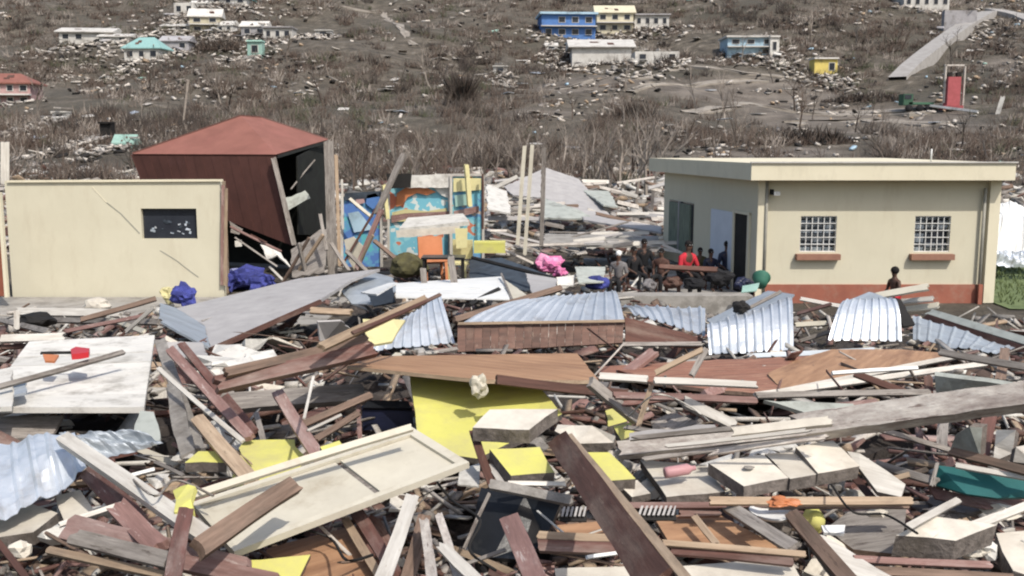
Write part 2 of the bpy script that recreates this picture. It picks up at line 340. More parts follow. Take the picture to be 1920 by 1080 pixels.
def corr(name, label, pts, n, amp, m='galvanised', curve=0, group=None, cat='roofing sheet', parent=None, curl=0, edge=0, th=.004, crumple=0):
    "corrugated sheet; ribs run from edge 0-1 to edge 3-2"
    q = [P(p) for p in pts]; M = frame_of(q); Mi = M.inverted(); nz = M.to_3x3() @ Vector((0, 0, 1))
    nu, nv = n * 10, 12; vs = []; seed = random.uniform(0, 99)
    for j in range(nv + 1):
        v = j / nv
        for i in range(nu + 1):
            u = i / nu; ph = (u * n) % 1
            rib = 1 - abs(ph - .5) / .15 if abs(ph - .5) < .15 else 0
            rib = min(1, rib * 1.8)
            uu = u + edge * math.sin(v * 7 + seed) * (0 if 0 < i < nu else .3)
            p = bil(q, uu, v) + nz * (rib * amp + curve * math.sin(math.pi * v) + curl * math.sin(math.pi * u * .9))
            if crumple: p += nz * crumple * noise.noise(Vector((u * 3 + seed, v * 3, 0))) * 2 + nz * crumple * .4 * noise.noise(Vector((u * 11 + seed, v * 9, 3)))
            else: p += nz * .02 * noise.noise(Vector((u * 4 + seed, v * 3, 0)))
            vs.append(Mi @ p)
    fs = [(j * (nu + 1) + i, j * (nu + 1) + i + 1, (j + 1) * (nu + 1) + i + 1, (j + 1) * (nu + 1) + i) for j in range(nv) for i in range(nu)]
    k = len(vs); vs2 = [v - Vector((0, 0, th)) for v in vs]
    fs += [tuple(x + k for x in f[::-1]) for f in fs]
    me = mesh(name, vs + vs2, fs, m)
    return tag(link(name, me, M, parent), label, cat if parent is None else None, group)
def boarded(name, label, pts, n, m, gap=.08, th=.03, cat='wall panel', piece='board', jit=.01, ragged=.0, side=None, skip=(), lap=0):
    "a panel of n boards; the boards run along edge 0-1 and follow one another from 0 to 3"
    q = [P(p) for p in pts]; c = sum(q, Vector()) / 4
    r = root(name, c, label, cat)
    for i in range(n):
        if i in skip: continue
        v0, v1 = i / n, (i + 1 - gap) / n
        e0, e1 = random.uniform(0, ragged), 1 - random.uniform(0, ragged)
        f = [bil(q, e0, v0), bil(q, e1, v0), bil(q, e1, v1), bil(q, e0, v1)]
        off = frame_of(f).to_3x3() @ Vector((0, 0, 1)) * random.uniform(-jit, jit)
        poly(piece, [p + off for p in f], th, m, side, parent=r, ragged=.006 if ragged else 0)
    return r
def lathe(name, prof, m, M, parent=None, seg=20, label=None, cat=None, group=None):
    vs = []; fs = []
    for (r_, z_) in prof:
        for k in range(seg):
            a = 2 * math.pi * k / seg; vs.append((r_ * math.cos(a), r_ * math.sin(a), z_))
    for i in range(len(prof) - 1):
        for k in range(seg):
            a = i * seg + k; b = i * seg + (k + 1) % seg; fs.append((a, b, b + seg, a + seg))
    fs.append(tuple(range(seg))[::-1]); fs.append(tuple(range((len(prof) - 1) * seg, len(prof) * seg)))
    return tag(link(name, mesh(name, vs, fs, m, smooth=True), M, parent), label, cat, group)
def lump(name, c, s, m, parent=None, rz=0, rough=.35, sub=3, label=None, cat=None, group=None, seed=None, flat=False):
    "an irregular lump: heap of cloth, rubble stone, bush"
    bm = bmesh.new(); bmesh.ops.create_icosphere(bm, subdivisions=sub, radius=.5); sd_ = random.uniform(0, 99) if seed is None else seed
    for v in bm.verts:
        k = 1 + rough * (noise.noise(v.co * 2.6 + Vector((sd_, 0, 0))) * 1.6 + noise.noise(v.co * 7 + Vector((0, sd_, 0))) * .7)
        v.co *= k; v.co = Vector((v.co.x * s[0], v.co.y * s[1], v.co.z * s[2]))
        if flat and v.co.z < -.25 * s[2]: v.co.z = -.25 * s[2]
    me = bpy.data.meshes.new(name); bm.to_mesh(me); bm.free(); me.materials.append(MATS[m])
    M = Matrix.Translation(c) @ Matrix.Rotation(rz, 4, 'Z')
    return tag(link(name, me, M, parent), label, cat, group)
BOXF = np.array([(0, 3, 2, 1), (4, 5, 6, 7), (0, 1, 5, 4), (1, 2, 6, 5), (2, 3, 7, 6), (3, 0, 4, 7)])
BOXV = np.array([(-1, -1, -1), (1, -1, -1), (1, 1, -1), (-1, 1, -1), (-1, -1, 1), (1, -1, 1), (1, 1, 1), (-1, 1, 1)]) * .5
def cloud(name, locs, dims, rots, mi, mats, label=None, cat=None, nz=.12):
    "one mesh of many little boxes (rots: euler arrays)"
    n = len(locs); locs = np.array(locs); dims = np.array(dims); rots = np.array(rots)
    v = BOXV[None] * dims[:, None, :]
    v = v * (1 + np.random.uniform(-nz, nz, (n, 8, 3)))
    cx, sx = np.cos(rots[:, 0]), np.sin(rots[:, 0]); cy, sy = np.cos(rots[:, 1]), np.sin(rots[:, 1]); cz, sz = np.cos(rots[:, 2]), np.sin(rots[:, 2])
    x, y, z = v[..., 0], v[..., 1], v[..., 2]
    y, z = y * cx[:, None] - z * sx[:, None], y * sx[:, None] + z * cx[:, None]
    x, z = x * cy[:, None] + z * sy[:, None], -x * sy[:, None] + z * cy[:, None]
    x, y = x * cz[:, None] - y * sz[:, None], x * sz[:, None] + y * cz[:, None]
    v = np.stack([x, y, z], -1) + locs[:, None, :]
    f = (BOXF[None] + (np.arange(n) * 8)[:, None, None]).reshape(-1, 4)
    return arrmesh(name, v.reshape(-1, 3), f, np.repeat(np.array(mi), 6), mats)
def arrmesh(name, v, f, mi, mats, k=4):
    me = bpy.data.meshes.new(name); me.vertices.add(len(v)); me.vertices.foreach_set('co', v.astype(np.float32).ravel())
    me.loops.add(f.size); me.loops.foreach_set('vertex_index', f.astype(np.int32).ravel())
    me.polygons.add(len(f)); me.polygons.foreach_set('loop_start', np.arange(0, f.size, k, dtype=np.int32)); me.polygons.foreach_set('loop_total', np.full(len(f), k, dtype=np.int32))
    for m in mats: me.materials.append(MATS[m])
    me.polygons.foreach_set('material_index', mi.astype(np.int32)); me.update(calc_edges=True); me.validate()
    return link(name, me)
# ================================================================ SETTING
BARE = []
def ground():
    ys = [-30, -15, -5, 5, 15, 25] + [30 + i * 2.2 for i in range(60)] + [162 + i * 5 for i in range(50)] + [412 + i * 25 for i in range(20)]
    nu = 220; vs = []; fs = []
    for y in ys:
        for i in range(nu + 1):
            x = (i / nu * 2 - 1) * (40 + .85 * max(0, y)); z = terr(x, y)
            if y > 40: z += .35 * sstep(40, 100, y) * noise.fractal(Vector((x * .12, y * .12, 0)), 1, 2, 4)
            vs.append((x, y, z))
    for j in range(len(ys) - 1):
        for i in range(nu):
            a = j * (nu + 1) + i; fs.append((a, a + 1, a + nu + 2, a + nu + 1))
    me = mesh('ground', vs, fs, 'hill_ground', smooth=True); at = me.attributes.new('bare', 'FLOAT', 'POINT'); vals = []
    E = []
    for cx, cy, ax, ay in ((1580, 222, 230, 20), (1300, 166, 280, 14), (1650, 246, 190, 12), (1450, 200, 220, 10), (1400, 288, 200, 10), (1000, 215, 90, 6), (1880, 120, 70, 16)):
        p = S(cx, cy); q = S(cx + ax, cy); t = S(cx, cy - ay); b = S(cx, cy + ay); E.append((p.x, (t.y + b.y) / 2, q.x - p.x, abs(t.y - b.y) / 2 + .1))
    for x, y, z in vs:
        v = 0
        for cx, cy, ax, ay in E:
            e = ((x - cx) / ax) ** 2 + ((y - cy) / ay) ** 2
            if e < 3: v = max(v, (1 - sstep(.4, 1.6, e + 1.1 * noise.noise(Vector((x * .1, y * .1, 2))))))
        vals.append(v * .9)
    at.data.foreach_set('value', vals); BARE.extend(E)
    tag(link('ground', me), kind='structure')
ground()
VOIDS = [(960, 1000, 130, 60), (725, 790, 60, 32), (1040, 745, 120, 28), (130, 800, 150, 32), (1700, 830, 110, 32), (620, 600, 70, 26), (320, 780, 35, 60), (1440, 775, 80, 20), (1560, 640, 60, 10), (270, 870, 60, 25), (1200, 665, 150, 16), (1600, 650, 130, 9), (1520, 745, 100, 10), (560, 790, 90, 30), (960, 915, 60, 30), (1650, 900, 60, 30), (400, 1000, 60, 30), (1230, 800, 60, 20), (1070, 735, 90, 34), (310, 860, 45, 45), (700, 720, 60, 26), (1500, 640, 50, 8), (870, 1010, 70, 50)]
VW = []
for vx, vy, va, vb in VOIDS:
    p = S(vx, vy, 0); q = S(vx + va, vy, 0); r1 = S(vx, vy + vb, 0); r2 = S(vx, vy - vb, 0)
    VW.append((p.x, (r1.y + r2.y) / 2, q.x - p.x, max(.2, (r2.y - r1.y) / 2)))
def heap():
    x0, x1, y0, y1, st = -15, 15, 2, 34, .115
    nx, ny = int((x1 - x0) / st), int((y1 - y0) / st); vs = []; fs = []
    for j in range(ny + 1):
        for i in range(nx + 1):
            x, y = x0 + i * st, y0 + j * st; h = pile(x, y)
            k = min(1, h / .3)
            z = terr(x, y) + h - .36 * k - (0.03 if h < .01 else 0)
            z += k * (.22 * noise.noise(Vector((x * .9, y * .9, 0))) + .14 * noise.noise(Vector((x * 3.1, y * 3.1, 4))) + .07 * noise.noise(Vector((x * 8, y * 8, 9))))
            for cx, cy, ax, ay in VW:
                e = ((x - cx) / ax) ** 2 + ((y - cy) / ay) ** 2
                if e < 1.3: z -= .8 * k * (1 - sstep(.55, 1.3, e))
            vs.append((x, y, max(z, terr(x, y) - .05)))
    for j in range(ny):
        for i in range(nx):
            a = j * (nx + 1) + i; fs.append((a, a + 1, a + nx + 2, a + nx + 1))
    tag(link('debris_heap', mesh('debris_heap', vs, fs, 'heap_dirt')), 'packed mass of crushed debris and earth under the broken timber', 'debris', kind='stuff')
heap()
BUSY = []
def drape(name, path, width, m, kind='structure', lift=.12, label=None, cat=None, world=None):
    pts = world or [S(x, y) for x, y in path]; out = []
    for i in range(len(pts) - 1):
        k = max(2, int((pts[i + 1] - pts[i]).length / 2.5))
        for j in range(k): out.append(pts[i].lerp(pts[i + 1], j / k))
    out.append(pts[-1]); vs = []; fs = []; nc = 4
    for i, p in enumerate(out):
        d = out[min(i + 1, len(out) - 1)] - out[max(i - 1, 0)]; s_ = Vector((-d.y, d.x, 0)).normalized()
        wv = width if not isinstance(width, (tuple, list)) else width[0] + (width[1] - width[0]) * i / len(out)
        zz = p.z + .35
        for c in range(nc + 1):
            q = p + s_ * wv * (c / nc - .5); vs.append((q.x, q.y, zz + lift + .15)) if name == 'road' else vs.append((q.x + random.uniform(-.5, .5), q.y + random.uniform(-.4, .4) * wv, terr(q.x, q.y) + .12)); (name == 'road' or random.random() < .4) and BUSY.append((q.x, q.y))
    for i in range(len(out) - 1):
        for c in range(nc):
            a = i * (nc + 1) + c; fs.append((a, a + 1, a + nc + 2, a + nc + 1))
    n = len(vs); vs += [(x, y, z - 6) for x, y, z in vs[:]]
    for i in range(len(out) - 1):
        for c in (0, nc):
            a = i * (nc + 1) + c; fs.append((a, a + nc + 1, a + nc + 1 + n, a + n))
    return tag(link(name, mesh(name, vs, fs, m)), label, cat, None, kind)
ra, rb = S(1682, 152), S(1856, 26)
rise = max(terr(*ra.lerp(rb, i / 20).xy) - ra.lerp(rb, i / 20).z for i in range(21))
drape('road', None, (2.6, 3.4), 'asphalt_pale', world=[ra.lerp(rb, i / 10) + Vector((0, 0, max(0, rise) * math.sin(math.pi * i / 10) ** .5)) for i in range(11)])
drape('road', [(1862, 22), (1920, 34), (1990, 60)], 4.0, 'asphalt_pale')
drape('path', [(960, 168), (1120, 150), (1280, 122), (1400, 138), (1520, 146)], 1.6, 'dirt_path')
drape('path', [(1180, 172), (1320, 156), (1430, 150)], 1.8, 'dirt_path')
drape('path', [(640, 12), (720, 25), (760, 62), (775, 85)], 1.2, 'dirt_path')
drape('path', [(1290, 212), (1420, 198), (1600, 214), (1760, 205)], (2.6, 3.4), 'dirt_path')
drape('path', [(1480, 232), (1620, 226), (1790, 236)], 3.4, 'dirt_path')
box('pavement', (-9.5, 21.4, -.02), (11.4, 3.6, .10), 'pavement_concrete', kind='structure')
g = link('lawn', mesh('lawn', [(10.9, 21.5, .03), (30, 19.5, .03), (36, 40, .08), (12, 40, .08)], [(0, 1, 2, 3)], 'grass')); tag(g, kind='structure')
# porch floor beside the right building
pa = [(2.6, 21.15, 0), (5.75, 21.15, 0), (5.55, 22.6, 0), (4.6, 30.5, 0), (2.2, 30.5, 0)]
mp_ = mesh('concrete_platform', [(x, y, -.05) for x, y, _ in pa] + [(x, y, .12) for x, y, _ in pa], [(4, 3, 2, 1, 0), (5, 6, 7, 8, 9)] + [(i, (i + 1) % 5, (i + 1) % 5 + 5, i + 5) for i in range(5)], 'pavement_concrete')
tag(link('concrete_platform', mp_), 'raised pale concrete porch floor beside the cream building', 'platform')
box('low_wall', ((D(1135, 548, 21.3).x + D(1405, 548, 21.3).x) / 2, 21.2, 0), (D(1405, 548, 21.3).x - D(1135, 548, 21.3).x, .55, .40), 'pavement_concrete', label='low pale concrete wall in front of the people at the porch', cat='wall', z0=0)
# grass tufts on the lawn
lo = []; di = []; ro = []
for _ in range(2600):
    x = random.uniform(11, 17); y = random.uniform(22, 36); lo.append((x, y, .08)); di.append((.02, .02, random.uniform(.06, .2))); ro.append((random.uniform(-.5, .5), random.uniform(-.5, .5), random.uniform(0, 6)))
tag(cloud('grass', lo, di, ro, [0] * len(lo), ['grass']), 'short green grass right of the cream building', 'grass', kind='stuff')

# ================================================================ RIGHT BUILDING
YF = 22.5
def right_building():
    xl, xr = D(1420, 400, YF).x, D(1857, 400, YF).x
    B0 = Vector((xl, YF, 0)); r = root('cream_building', B0, 'single-storey cream building with flat roof, two barred windows and red base band', 'building')
    Wd = xr - xl; bx_, by_ = -1.09, 6.7      # far end of the left side wall
    def pl(name, verts, faces, m, par=r): return link(name, mesh(name, [Vector(v) + B0 for v in verts], faces, m), None, par)
    # front wall with two real window openings
    w1 = (D(1502, 400, YF).x - xl, D(1570, 400, YF).x - xl); w2 = (D(1717, 400, YF).x - xl, D(1784, 400, YF).x - xl)
    zt, zb = D(1530, 405, YF).z, D(1530, 472, YF).z; zr = D(1600, 533, YF).z; ztop = 2.95
    xs = [0, w1[0], w1[1], w2[0], w2[1], Wd]; zs = [zr, zb, zt, ztop]; vs = []; fs = []
    for z in zs:
        for x in xs: vs.append((x, 0, z))
    nback = len(vs)
    for z in zs:
        for x in xs: vs.append((x, .22, z))
    for j in range(3):
        for i in range(5):
            if j == 1 and i in (1, 3): continue
            a = j * 6 + i; fs.append((a, a + 1, a + 7, a + 6))
    for i in (1, 3):                                      # reveals
        a, b, c, d = 6 + i, 7 + i, 13 + i, 12 + i
        for p_, q_ in ((a, b), (b, c), (c, d), (d, a)): fs.append((p_, p_ + nback, q_ + nback, q_))
    pl('wall', vs, fs, 'wall_cream')
    # side wall (left, shaded), back and right walls
    pl('wall', [(bx_, by_, .3), (0, 0, .3), (0, 0, ztop), (bx_, by_, ztop)], [(0, 1, 2, 3)], 'wall_cream')
    pl('wall', [(Wd, 0, .3), (Wd, 7, .3), (Wd, 7, ztop), (Wd, 0, ztop)], [(0, 1, 2, 3)], 'wall_cream')
    pl('wall', [(Wd, 7, .3), (bx_, by_, .3), (bx_, by_, ztop), (Wd, 7, ztop)], [(0, 1, 2, 3)], 'wall_cream')
    box('base_band', (Wd / 2, -.015, zr / 2 - .1), (Wd + .04, .06, zr + .2), 'band_red', r)
    box('base_band', (Wd + .01, 3.5, zr / 2 - .1), (.06, 7, zr + .2), 'band_red', r)
    # flat roof slab: front fascia and shaded side fascia
    ov = .5; za, zb2 = 2.81, 3.19
    fx0 = D(1409, 320, YF - ov).x - xl; fx1 = D(1905, 320, YF - ov).x - xl
    pts = [(fx0, -ov), (fx1, -ov), (fx1, 7.4), (bx_ - .38, by_ + .6)]
    pl('roof', [(x, y, za) for x, y in pts] + [(x, y, zb2) for x, y in pts], [(3, 2, 1, 0), (4, 5, 6, 7)] + [(i, (i + 1) % 4, (i + 1) % 4 + 4, i + 4) for i in range(4)], 'fascia_cream')
    box('roof_edge', ((fx0 + fx1) / 2, -ov - .012, zb2 + .012), (fx1 - fx0 + .05, .07, .03), 'house_white', r)
    # corner columns and pipes
    box('corner_post', (Wd + .03, -.05, 1.42), (.24, .16, 2.8), 'fascia_cream', r)
    box('corner_post', (.09, -.04, 1.45), (.20, .1, 2.7), 'fascia_cream', r)
    for x, zt_ in ((D(1433, 450, YF).x - xl, 2.75), (D(1838, 450, YF).x - xl, 2.6)):
        lathe('drainpipe', [(.035, 0), (.035, zt_)], 'pipe_grey', ROOTM[r.name] @ Matrix.Translation((x, -.1, .02)), r, 10)
    lf = link('pipe_base', boxmesh('pipe_base', .09, .06, .45, 'band_red', 0), ROOTM[r.name] @ Matrix.Translation((D(1838, 450, YF).x - xl, -.16, 0)), r)
    # windows: louvres behind a grille of white bars
    for wx in (w1, w2):
        cx = (wx[0] + wx[1]) / 2; ww_ = wx[1] - wx[0]; hh = zt - zb
        W = box('window', (cx, .17, (zt + zb) / 2), (ww_, .02, hh), 'pane_dark', r)
        Mw = ROOTM[W.name]
        for c in range(3):
            for k in range(8):
                if random.random() < .12: continue
                me = boxmesh('louvre', ww_ / 3 - .03, .006, hh / 8 * .92, 'louvre_glass')
                link('louvre', me, Mw @ Matrix.Translation((-ww_ / 3 + c * ww_ / 3, -.04, -hh / 2 + (k + .5) * hh / 8)) @ Matrix.Rotation(R(random.choice((18, 25, 50))), 4, 'X'), W)
        for c in range(7):
            link('bar', boxmesh('bar', .017, .02, hh, 'bar_white'), Mw @ Matrix.Translation((-ww_ / 2 + .008 + c * (ww_ - .016) / 6, -.13, 0)), W)
        for k in range(6):
            link('bar', boxmesh('bar', ww_, .014, .018, 'bar_white'), Mw @ Matrix.Translation((0, -.148, -hh / 2 + .01 + k * (hh - .02) / 5)), W)
        box('sill', (cx - .01, -.06, zb - .11), (ww_ + .17, .2, .13), 'sill_brown', r)
    # left side wall: door opening, pale blue panel, curtained window
    L = Vector((bx_, by_, 0)); u = L.normalized(); n = Vector((-u.y, u.x, 0)); ln = L.length
    def side(name, t0, t1, z0, z1, th, m, off=.0):
        c = u * (ln * (t0 + t1) / 2) + Vector((0, 0, (z0 + z1) / 2)) + n * (off + th / 2)
        Mx = ROOTM[r.name] @ Matrix.Translation(c) @ Matrix.Rotation(math.atan2(u.y, u.x), 4, 'Z')
        return link(name, boxmesh(name, ln * abs(t1 - t0), th, z1 - z0, m), Mx, r)
    side('door', .066, .184, .12, 1.97, .02, 'void_dark'); side('door_frame', .184, .20, .12, 2.03, .05, 'fascia_cream'); side('door_frame', .05, .066, .12, 2.03, .05, 'fascia_cream')  # door: near-black sheet on the wall, painted as shade in the open doorway
    side('door_frame', .05, .20, 1.98, 2.04, .05, 'fascia_cream', .002)
    side('blue_panel', .205, .42, .12, 1.98, .03, 'panel_blue')
    side('window', .62, .92, .6, 2.02, .02, 'pane_dark'); side('curtain', .64, .90, .66, 1.98, .05, 'curtain_green', .02); side('window_frame', .765, .78, .6, 2.02, .06, 'house_grey', .021)
    # floodlight
    fl = box('floodlight', (D(1452, 362, YF).x - xl, -.2, D(1452, 362, YF).z), (.13, .1, .09), 'white_plastic', r)
    link('bracket', boxmesh('bracket', .05, .16, .12, 'black_cloth'), ROOTM[fl.name] @ Matrix.Translation((-.09, .07, .03)), fl)
    pv = lathe('roof_vent', [(.02, 0), (.02, .3)], 'bar_white', ROOTM[r.name] @ Matrix.Translation((D(1757, 290, YF).x - xl, .3, zb2)), r, 8)
right_building()

# ================================================================ LEFT CREAM WALL ROOM
def left_room():
    y = 23.3; xl, xr = D(16, 450, y).x, D(416, 450, y).x; B0 = Vector((xl, y, 0)); Wd = xr - xl; zt = D(200, 339, y).z
    r = root('cream_room', B0, 'roofless cream-painted room front with a cracked wall and one dark window', 'building')
    wx = (D(265, 420, y).x - xl, D(369, 420, y).x - xl); wz = (D(300, 448, y).z, D(300, 391, y).z)
    xs = [0, wx[0], wx[1], Wd]; zs = [0, wz[0], wz[1], zt]; vs = [(x, 0, z) for z in zs for x in xs] + [(x, .2, z) for z in zs for x in xs]; fs = []
    for j in range(3):
        for i in range(3):
            if i == 1 and j == 1: continue
            a = j * 4 + i; fs.append((a, a + 1, a + 5, a + 4)); fs.append((a + 16, a + 20, a + 21, a + 17))
    for p_, q_ in ((5, 6), (6, 10), (10, 9), (9, 5)): fs.append((p_, p_ + 16, q_ + 16, q_))
    fs += [(12, 13, 29, 28), (13, 14, 30, 29), (14, 15, 31, 30), (0, 16, 20, 4), (4, 20, 24, 8), (8, 24, 28, 12), (3, 7, 23, 19), (7, 11, 27, 23), (11, 15, 31, 27)]
    link('wall', mesh('wall', [Vector(v) + B0 for v in vs], fs, 'wall_cream'), None, r)
    box('wall', (.12, .62, zt / 2), (.2, .82, zt - .04), 'wall_cream', r); box('wall', (Wd - .14, .42, zt / 2), (.2, .42, zt - .06), 'wood_tan', r)
    box('ring_beam', (Wd / 2, .26, zt - .1), (Wd - .3, .1, .14), 'fascia_cream', r)
    w_ = box('window', ((wx[0] + wx[1]) / 2, .14, (wz[0] + wz[1]) / 2), (wx[1] - wx[0], .03, wz[1] - wz[0]), 'pane_dark', r); Mw = ROOTM[w_.name]  # dark pane added to stand in for the dark interior behind the opening
    for k in range(16):
        link('glass_shard', boxmesh('glass_shard', random.uniform(.03, .13), .006, random.uniform(.02, .06), random.choice(['louvre_glass', 'galvanised', 'slate_fabric']), jit=.01), Mw @ Matrix.Translation((random.uniform(-.5, .5), -.03, random.uniform(-.25, .08))) @ Matrix.Rotation(random.uniform(-.5, .5), 4, 'Y'), w_)
    # the crack: a thin proud ridge of broken plaster
    pts = [(172, 350), (200, 380), (228, 402), (262, 438), (300, 470), (330, 488), (352, 505), (372, 520)]
    for a, b in zip(pts, pts[1:]):
        if 262 <= a[0] < 300: continue
        A, Bq = D(a[0], a[1], y - .004), D(b[0], b[1], y - .004); mid = (A + Bq) / 2; d = Bq - A
        link('crack', boxmesh('crack', d.length, .006, .018, 'pipe_grey' if a[0] > 190 else 'fascia_cream', jit=.003), Matrix.Translation(mid) @ Matrix.Rotation(-math.atan2(d.z, d.x), 4, 'Y'), r)
    for x_ in (418, 424):
        a, b = D(x_, 345 + (x_ - 416), y - .06), D(x_ - 2, 535, y - .06)
        beam('corner_post', None, 'wood_tan' if x_ > 420 else 'wood_pink', a, b, 6, .8, 0, parent=r, broken=.1)
    beam('coping', None, 'fascia_cream', D(14, 340, y - .03), D(418, 338, y - .03), 4, 1, 0, parent=r, broken=0)
left_room()
r = root('brown_doorway', D(-20, 560, 21.8), 'reddish brown door at the left picture edge beside the cream room', 'door')
a = D(-40, 380, 21.8); b = D(9, 555, 21.8)
box('door_leaf', ((a.x + b.x) / 2 - r.location.x, 0, (a.z + b.z) / 2 - r.location.z), (b.x - a.x, .06, a.z - b.z), 'door_brown', r)
box('frame', (b.x + .05 - r.location.x, 0, (a.z + b.z) / 2 - r.location.z + .1), (.07, .1, a.z - b.z + .25), 'fascia_cream', r)
box('lintel', ((a.x + b.x) / 2 - r.location.x, 0, a.z + .2 - r.location.z), (b.x - a.x, .1, .38), 'wall_cream', r)
beam('white_post', 'upright white post standing behind the left end of the cream room', 'wood_white', D(9, 266, 24), D(9, 345, 24), 13, .8, 0, 'post', broken=.1)

# ================================================================ TOPPLED MAROON SHED
def shed():
    A, B, C, E, Rg = D(248, 290, 26.5), D(517, 291, 25), D(615, 263, 28.5), D(352, 268, 30), D(452, 219, 27.6); Rg2 = D(490, 222, 28.2)
    r = root('maroon_shed', D(450, 455, 26), 'toppled maroon metal shed with a faded red hipped roof and open dark end', 'shed')
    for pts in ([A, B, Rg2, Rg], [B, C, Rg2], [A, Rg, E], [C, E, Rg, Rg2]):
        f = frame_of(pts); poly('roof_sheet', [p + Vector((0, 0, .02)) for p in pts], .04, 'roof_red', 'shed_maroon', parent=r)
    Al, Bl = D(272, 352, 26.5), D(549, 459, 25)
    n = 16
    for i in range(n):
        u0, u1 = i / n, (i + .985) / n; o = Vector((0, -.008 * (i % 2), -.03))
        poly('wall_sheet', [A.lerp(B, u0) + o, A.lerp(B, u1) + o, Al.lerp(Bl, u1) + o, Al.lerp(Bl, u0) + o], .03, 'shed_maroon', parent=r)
    Ed, Cd = Vector((E.x, E.y, .1)), Vector((C.x, C.y, .1))
    poly('back_wall', [E, C, Cd, Ed], .04, 'shed_inside_shade', parent=r); poly('end_wall', [A, E, Ed, Al], .04, 'shed_maroon', parent=r)
    poly('shade_panel', [B + Vector((.35, .9, -.05)), C + Vector((-.1, -.1, -.05)), D(612, 440, 28.3), D(560, 440, 26)], .04, 'shed_inside_shade', parent=r)  # near-black panel added as painted interior shade behind the open end
    beam('door_jamb', None, 'wood_grey', D(512, 293, 24.9), D(552, 460, 24.9), 9, .8, 0, parent=r)
    beam('eave', None, 'shed_inside_shade', D(520, 294, 24.95), D(613, 266, 28.2), 5, .5, 0, parent=r)
    beam('brace', None, 'wood_grey', D(545, 355, 25.6), D(590, 300, 27), 2.5, 1, 0, parent=r)
shed()
beam('timber_post', 'tall weathered post at the open end of the maroon shed', 'wood_grey', D(616, 262, 24.6), D(624, 520, 24.2), 18, .8, 0, 'post', broken=.3)
beam('timber_post', 'thin pale post right of the tall weathered post', 'wood_tan', D(630, 290, 24.5), D(637, 500, 24.3), 6, .8, 0, 'post')
poly('roofing_scrap', [D(528, 375, 25.3), D(572, 357, 25.6), D(582, 372, 25.6), D(540, 395, 25.3)], .02, 'sheet_green_grey', label='bent pale sheet hanging in the open end of the maroon shed', cat='sheet', ragged=.02)

